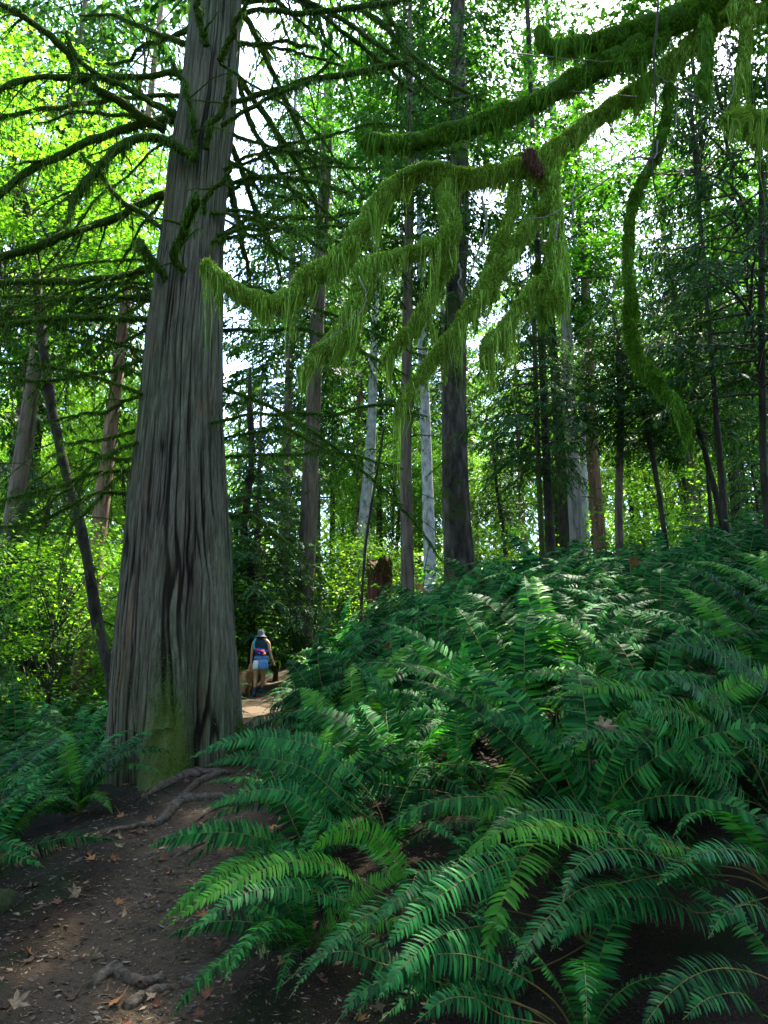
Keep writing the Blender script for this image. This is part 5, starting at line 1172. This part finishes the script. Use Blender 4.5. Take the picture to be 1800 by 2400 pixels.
cloth('shorts', [sec(728,1178,.098,.105,.0), sec(735,1110,.112,.118,.0), sec(770,1040,.150,.125,.0), sec(795,1000,.165,.125,.0)], 'shorts', person)
cloth('shorts', [sec(850,1175,.098,.105,.03), sec(845,1110,.110,.118,.02), sec(815,1040,.150,.124,.0), sec(800,1005,.162,.122,.0)], 'shorts', person)
jk = [sec(860,1180,.135,.06,-.105), sec(858,1110,.128,.062,-.10), sec(855,1040,.120,.06,-.10), sec(850,985,.115,.05,-.10)]
V, F = loft(jk, 48); V[:, 1] += .014 * np.sin(V[:, 0] * 95) * smooth(.98, .62, V[:, 2]); jo = MB().add(V, F).build('jacket', M['denim'], person, True); jo['label'] = 'blue top tied round the waist'
cloth('jacket_sleeves', [sec(808,995,.150,.125,.0), sec(808,978,.178,.150,.0), sec(806,950,.182,.152,.0), sec(806,925,.170,.142,.0), sec(806,914,.150,.125,.0)], 'denim', person)
cloth('hat', [sec(780,556,.150,.150), sec(780,548,.148,.148), sec(780,528,.104,.112), sec(779,505,.090,.098), sec(778,460,.082,.09), sec(776,425,.066,.074), sec(776,410,.036,.04)], 'hat', person)
cloth('hair', [sec(780,590,.05,.045,-.03), sec(780,565,.07,.06,-.03), sec(780,530,.08,.07,-.025), sec(780,510,.08,.075,-.02)], 'hair', person)
for x0, y0, x1, y1, ya, yb in [(710,1510,706,1660,-.05,-.035), (806,1445,797,1590,.19,.24)]:
    cloth('sock', [sec(x1,y1,.040,.042,yb), sec(x0+(x1-x0)*.5,(y0+y1)/2,.038,.04,(ya+yb)/2), sec(x0,y0,.044,.046,ya), sec(x0,y0-4,.042,.044,ya)], 'sock', person)
for x, y, d in [(705,1662,.02), (798,1592,.29)]:
    V, F = loft([(0,0,-.022,.036,.115), (0,0,.0,.045,.13), (0,-.005,.03,.046,.125), (0,-.03,.06,.042,.09), (0,-.05,.085,.038,.055)], 20); MB().add(V + w3(x, y, d), F).build('shoe', M['shoe'], person, True)
bag = thing('sling_bag', 'small purple and red sling bag on the walker\'s lower back, turquoise strap', 'bag', (PX, PY, PZ))
M['bag'] = plain('bag_purple', (.05, .03, .26)); M['bagred'] = plain('bag_red', (.75, .08, .04)); M['teal'] = plain('strap_teal', (.02, .42, .46)); M['navy'] = plain('strap_blue', (.03, .06, .38)); M['orange'] = plain('bag_orange', (.8, .2, .03))
def blob(name, c, sx, sy, sz, roll, mat, parent, pw=.62):
    nu, nv = 24, 12; th = np.arange(nu) / nu * 2 * math.pi; ph = np.linspace(-math.pi / 2, math.pi / 2, nv); sp = lambda a: np.sign(a) * np.abs(a) ** pw
    V = np.stack([sp(np.cos(ph))[:, None] * sp(np.cos(th)) * sx, sp(np.cos(ph))[:, None] * sp(np.sin(th)) * sy, sp(np.sin(ph))[:, None] * np.ones(nu) * sz], -1).reshape(-1, 3)
    ca, sa = math.cos(roll), math.sin(roll); V = np.stack([V[:, 0] * ca - V[:, 2] * sa, V[:, 1], V[:, 0] * sa + V[:, 2] * ca], 1) + c
    a = np.arange(nv - 1)[:, None] * nu + np.arange(nu); b = np.arange(nv - 1)[:, None] * nu + (np.arange(nu) + 1) % nu
    return MB().add(V, np.stack([a, b, b + nu, a + nu], -1).reshape(-1, 4)).build(name, mat, parent, True)
blob('bag_body', w3(800,850,-.15), .125, .05, .062, -.28, M['bag'], bag); blob('zip_panel', w3(795,815,-.165), .120, .042, .020, -.30, M['bagred'], bag); blob('top_panel', w3(815,795,-.135), .10, .035, .022, -.3, M['navy'], bag); blob('corner_patch', w3(882,885,-.17), .032, .034, .034, -.3, M['orange'], bag)
blob('emblem', w3(790,868,-.203), .008, .003, .014, 0, M['shorts'], bag)
mb = MB(); v, f = tube(catmull([w3(690,800,-.13), w3(672,740,-.122), w3(672,640,-.118), w3(682,590,-.07), w3(690,575,0)], 16), .017, 8); mb.add(v * np.array([1, 1, 1]), f); mb.build('strap', M['teal'], bag, True)
mb = MB(); v, f = tube(catmull([w3(880,830,-.14), w3(930,835,-.09), w3(942,830,0)], 8), .018, 8); mb.add(v, f); mb.build('strap', M['navy'], bag, True)
leash = MB(); c = catmull([w3(603,1110,.055), w3(560,1180,.25), w3(545,1175,.6), w3(520,1170,.86)], 18); v, f = tube(c + np.array([PX, PY, PZ]), .006, 6); leash.add(v, f); tag(leash.build('dog_leash', plain('dark_leash', (.02, .02, .02))), 'dark leash from the walker\'s left hand to the dog', 'leash')
st = MB(); c = catmull([w3(1056,1085,.08), w3(1050,1030,.06), w3(1015,1045,.02), w3(985,1110,-.02), w3(1000,1060,.0), w3(1048,1025,.07)], 24); v, f = tube(c + np.array([PX, PY, PZ]), .009, 6); st.add(v, f); tag(st.build('carried_strap', plain('grey_strap', (.05, .10, .15))), 'grey-blue looped strap hanging from the walker\'s right hand', 'strap')
# ------------------------------------------------------------------ the dog
dx, dy = PX + (490 - 790) * U, PY + .15; dz = hz(dx, dy)
dog = thing('dog', 'golden long-haired dog seen from behind at the walker\'s left', 'dog', (dx, dy, dz)); 
def fur_mat():
    m, t, out = new_mat('golden_fur'); f = noise_tex(t, 14, 5, (3, 3, .8)); c = ramp(t, f, [(.3, (.20, .075, .022)), (.52, (.36, .16, .05)), (.75, (.52, .30, .13))])
    p = nd(t, 'ShaderNodeBsdfPrincipled', Roughness=.8); t.links.new(c, p.inputs['Base Color']); t.links.new(p.outputs[0], out.inputs[0]); return m
M['fur'] = fur_mat()
d = lambda x, y, z: np.array([x, y, z])
pts = [(d(0,0,.52), .135, .13), (d(0,.22,.53), .13, .135), (d(0,.48,.52), .15, .17), (d(0,.62,.60), .10, .11), (d(0,.74,.72), .075, .08), (d(0,.83,.78), .08, .08), (d(0,.93,.75), .045, .045),
       (d(-.085,.0,.42), .085, .11), (d(-.095,.06,.30), .055, .07), (d(-.09,-.06,.17), .034), (d(-.09,-.04,.05), .03), (d(-.09,.02,.025), .034, .025), (d(.085,.04,.42), .085, .11), (d(.095,.12,.30), .055, .07), (d(.09,.0,.17), .034), (d(.09,.03,.05), .03), (d(.09,.09,.025), .034, .025),
       (d(-.09,.50,.38), .06, .07), (d(-.09,.48,.2), .036), (d(-.09,.50,.04), .033), (d(.09,.56,.38), .06, .07), (d(.09,.6,.2), .036), (d(.09,.62,.04), .033),
       (d(0,-.13,.56), .04), (d(-.02,-.20,.44), .045, .04), (d(-.03,-.20,.28), .05, .04), (d(-.03,-.17,.16), .02), (d(-.07,.82,.80), .03, .02), (d(-.1,.81,.70), .03, .015), (d(.07,.82,.80), .03, .02), (d(.1,.81,.70), .03, .015)]
ed = [(0,1),(1,2),(2,3),(3,4),(4,5),(5,6),(0,7),(7,8),(8,9),(9,10),(10,11),(0,12),(12,13),(13,14),(14,15),(15,16),(2,17),(17,18),(18,19),(2,20),(20,21),(21,22),(0,23),(23,24),(24,25),(25,26),(5,27),(27,28),(5,29),(29,30)]
skin_body('body', pts, ed, M['fur'], dog)
gg = np.random.default_rng(12); mm = MB()
for k in range(2600):
    pass
n = 2600; u = gg.random(n); ang = gg.uniform(0, 6.28, n)
base = np.stack([.14 * np.cos(ang), -.11 * np.abs(np.sin(ang)) + .1 * gg.random(n), .30 + .33 * u], 1)
needles(mm, base, np.stack([gg.normal(0, .2, n), gg.normal(-.25, .2, n), -np.ones(n)], 1), gg.uniform(.05, .11, n), gg.uniform(.004, .008, n), .2, gg)
mm.build('fur', leaf_mat('fur_strands', [(.24, .09, .03), (.38, .18, .06), (.55, .34, .16)], (1, 1, 1), .1, .8, .2), dog)
mm = MB(); n = 700; base = np.stack([gg.normal(-.03, .035, n), -.20 + gg.normal(0, .03, n), .18 + .36 * gg.random(n)], 1)
needles(mm, base, np.stack([gg.normal(0, .25, n), gg.normal(-.15, .2, n), -np.ones(n)], 1), gg.uniform(.06, .13, n), gg.uniform(.004, .008, n), .2, gg)
mm.build('tail_feathers', leaf_mat('tail_strands', [(.45, .27, .12), (.6, .42, .24)], (1, 1, 1), .1, .8, .2), dog)
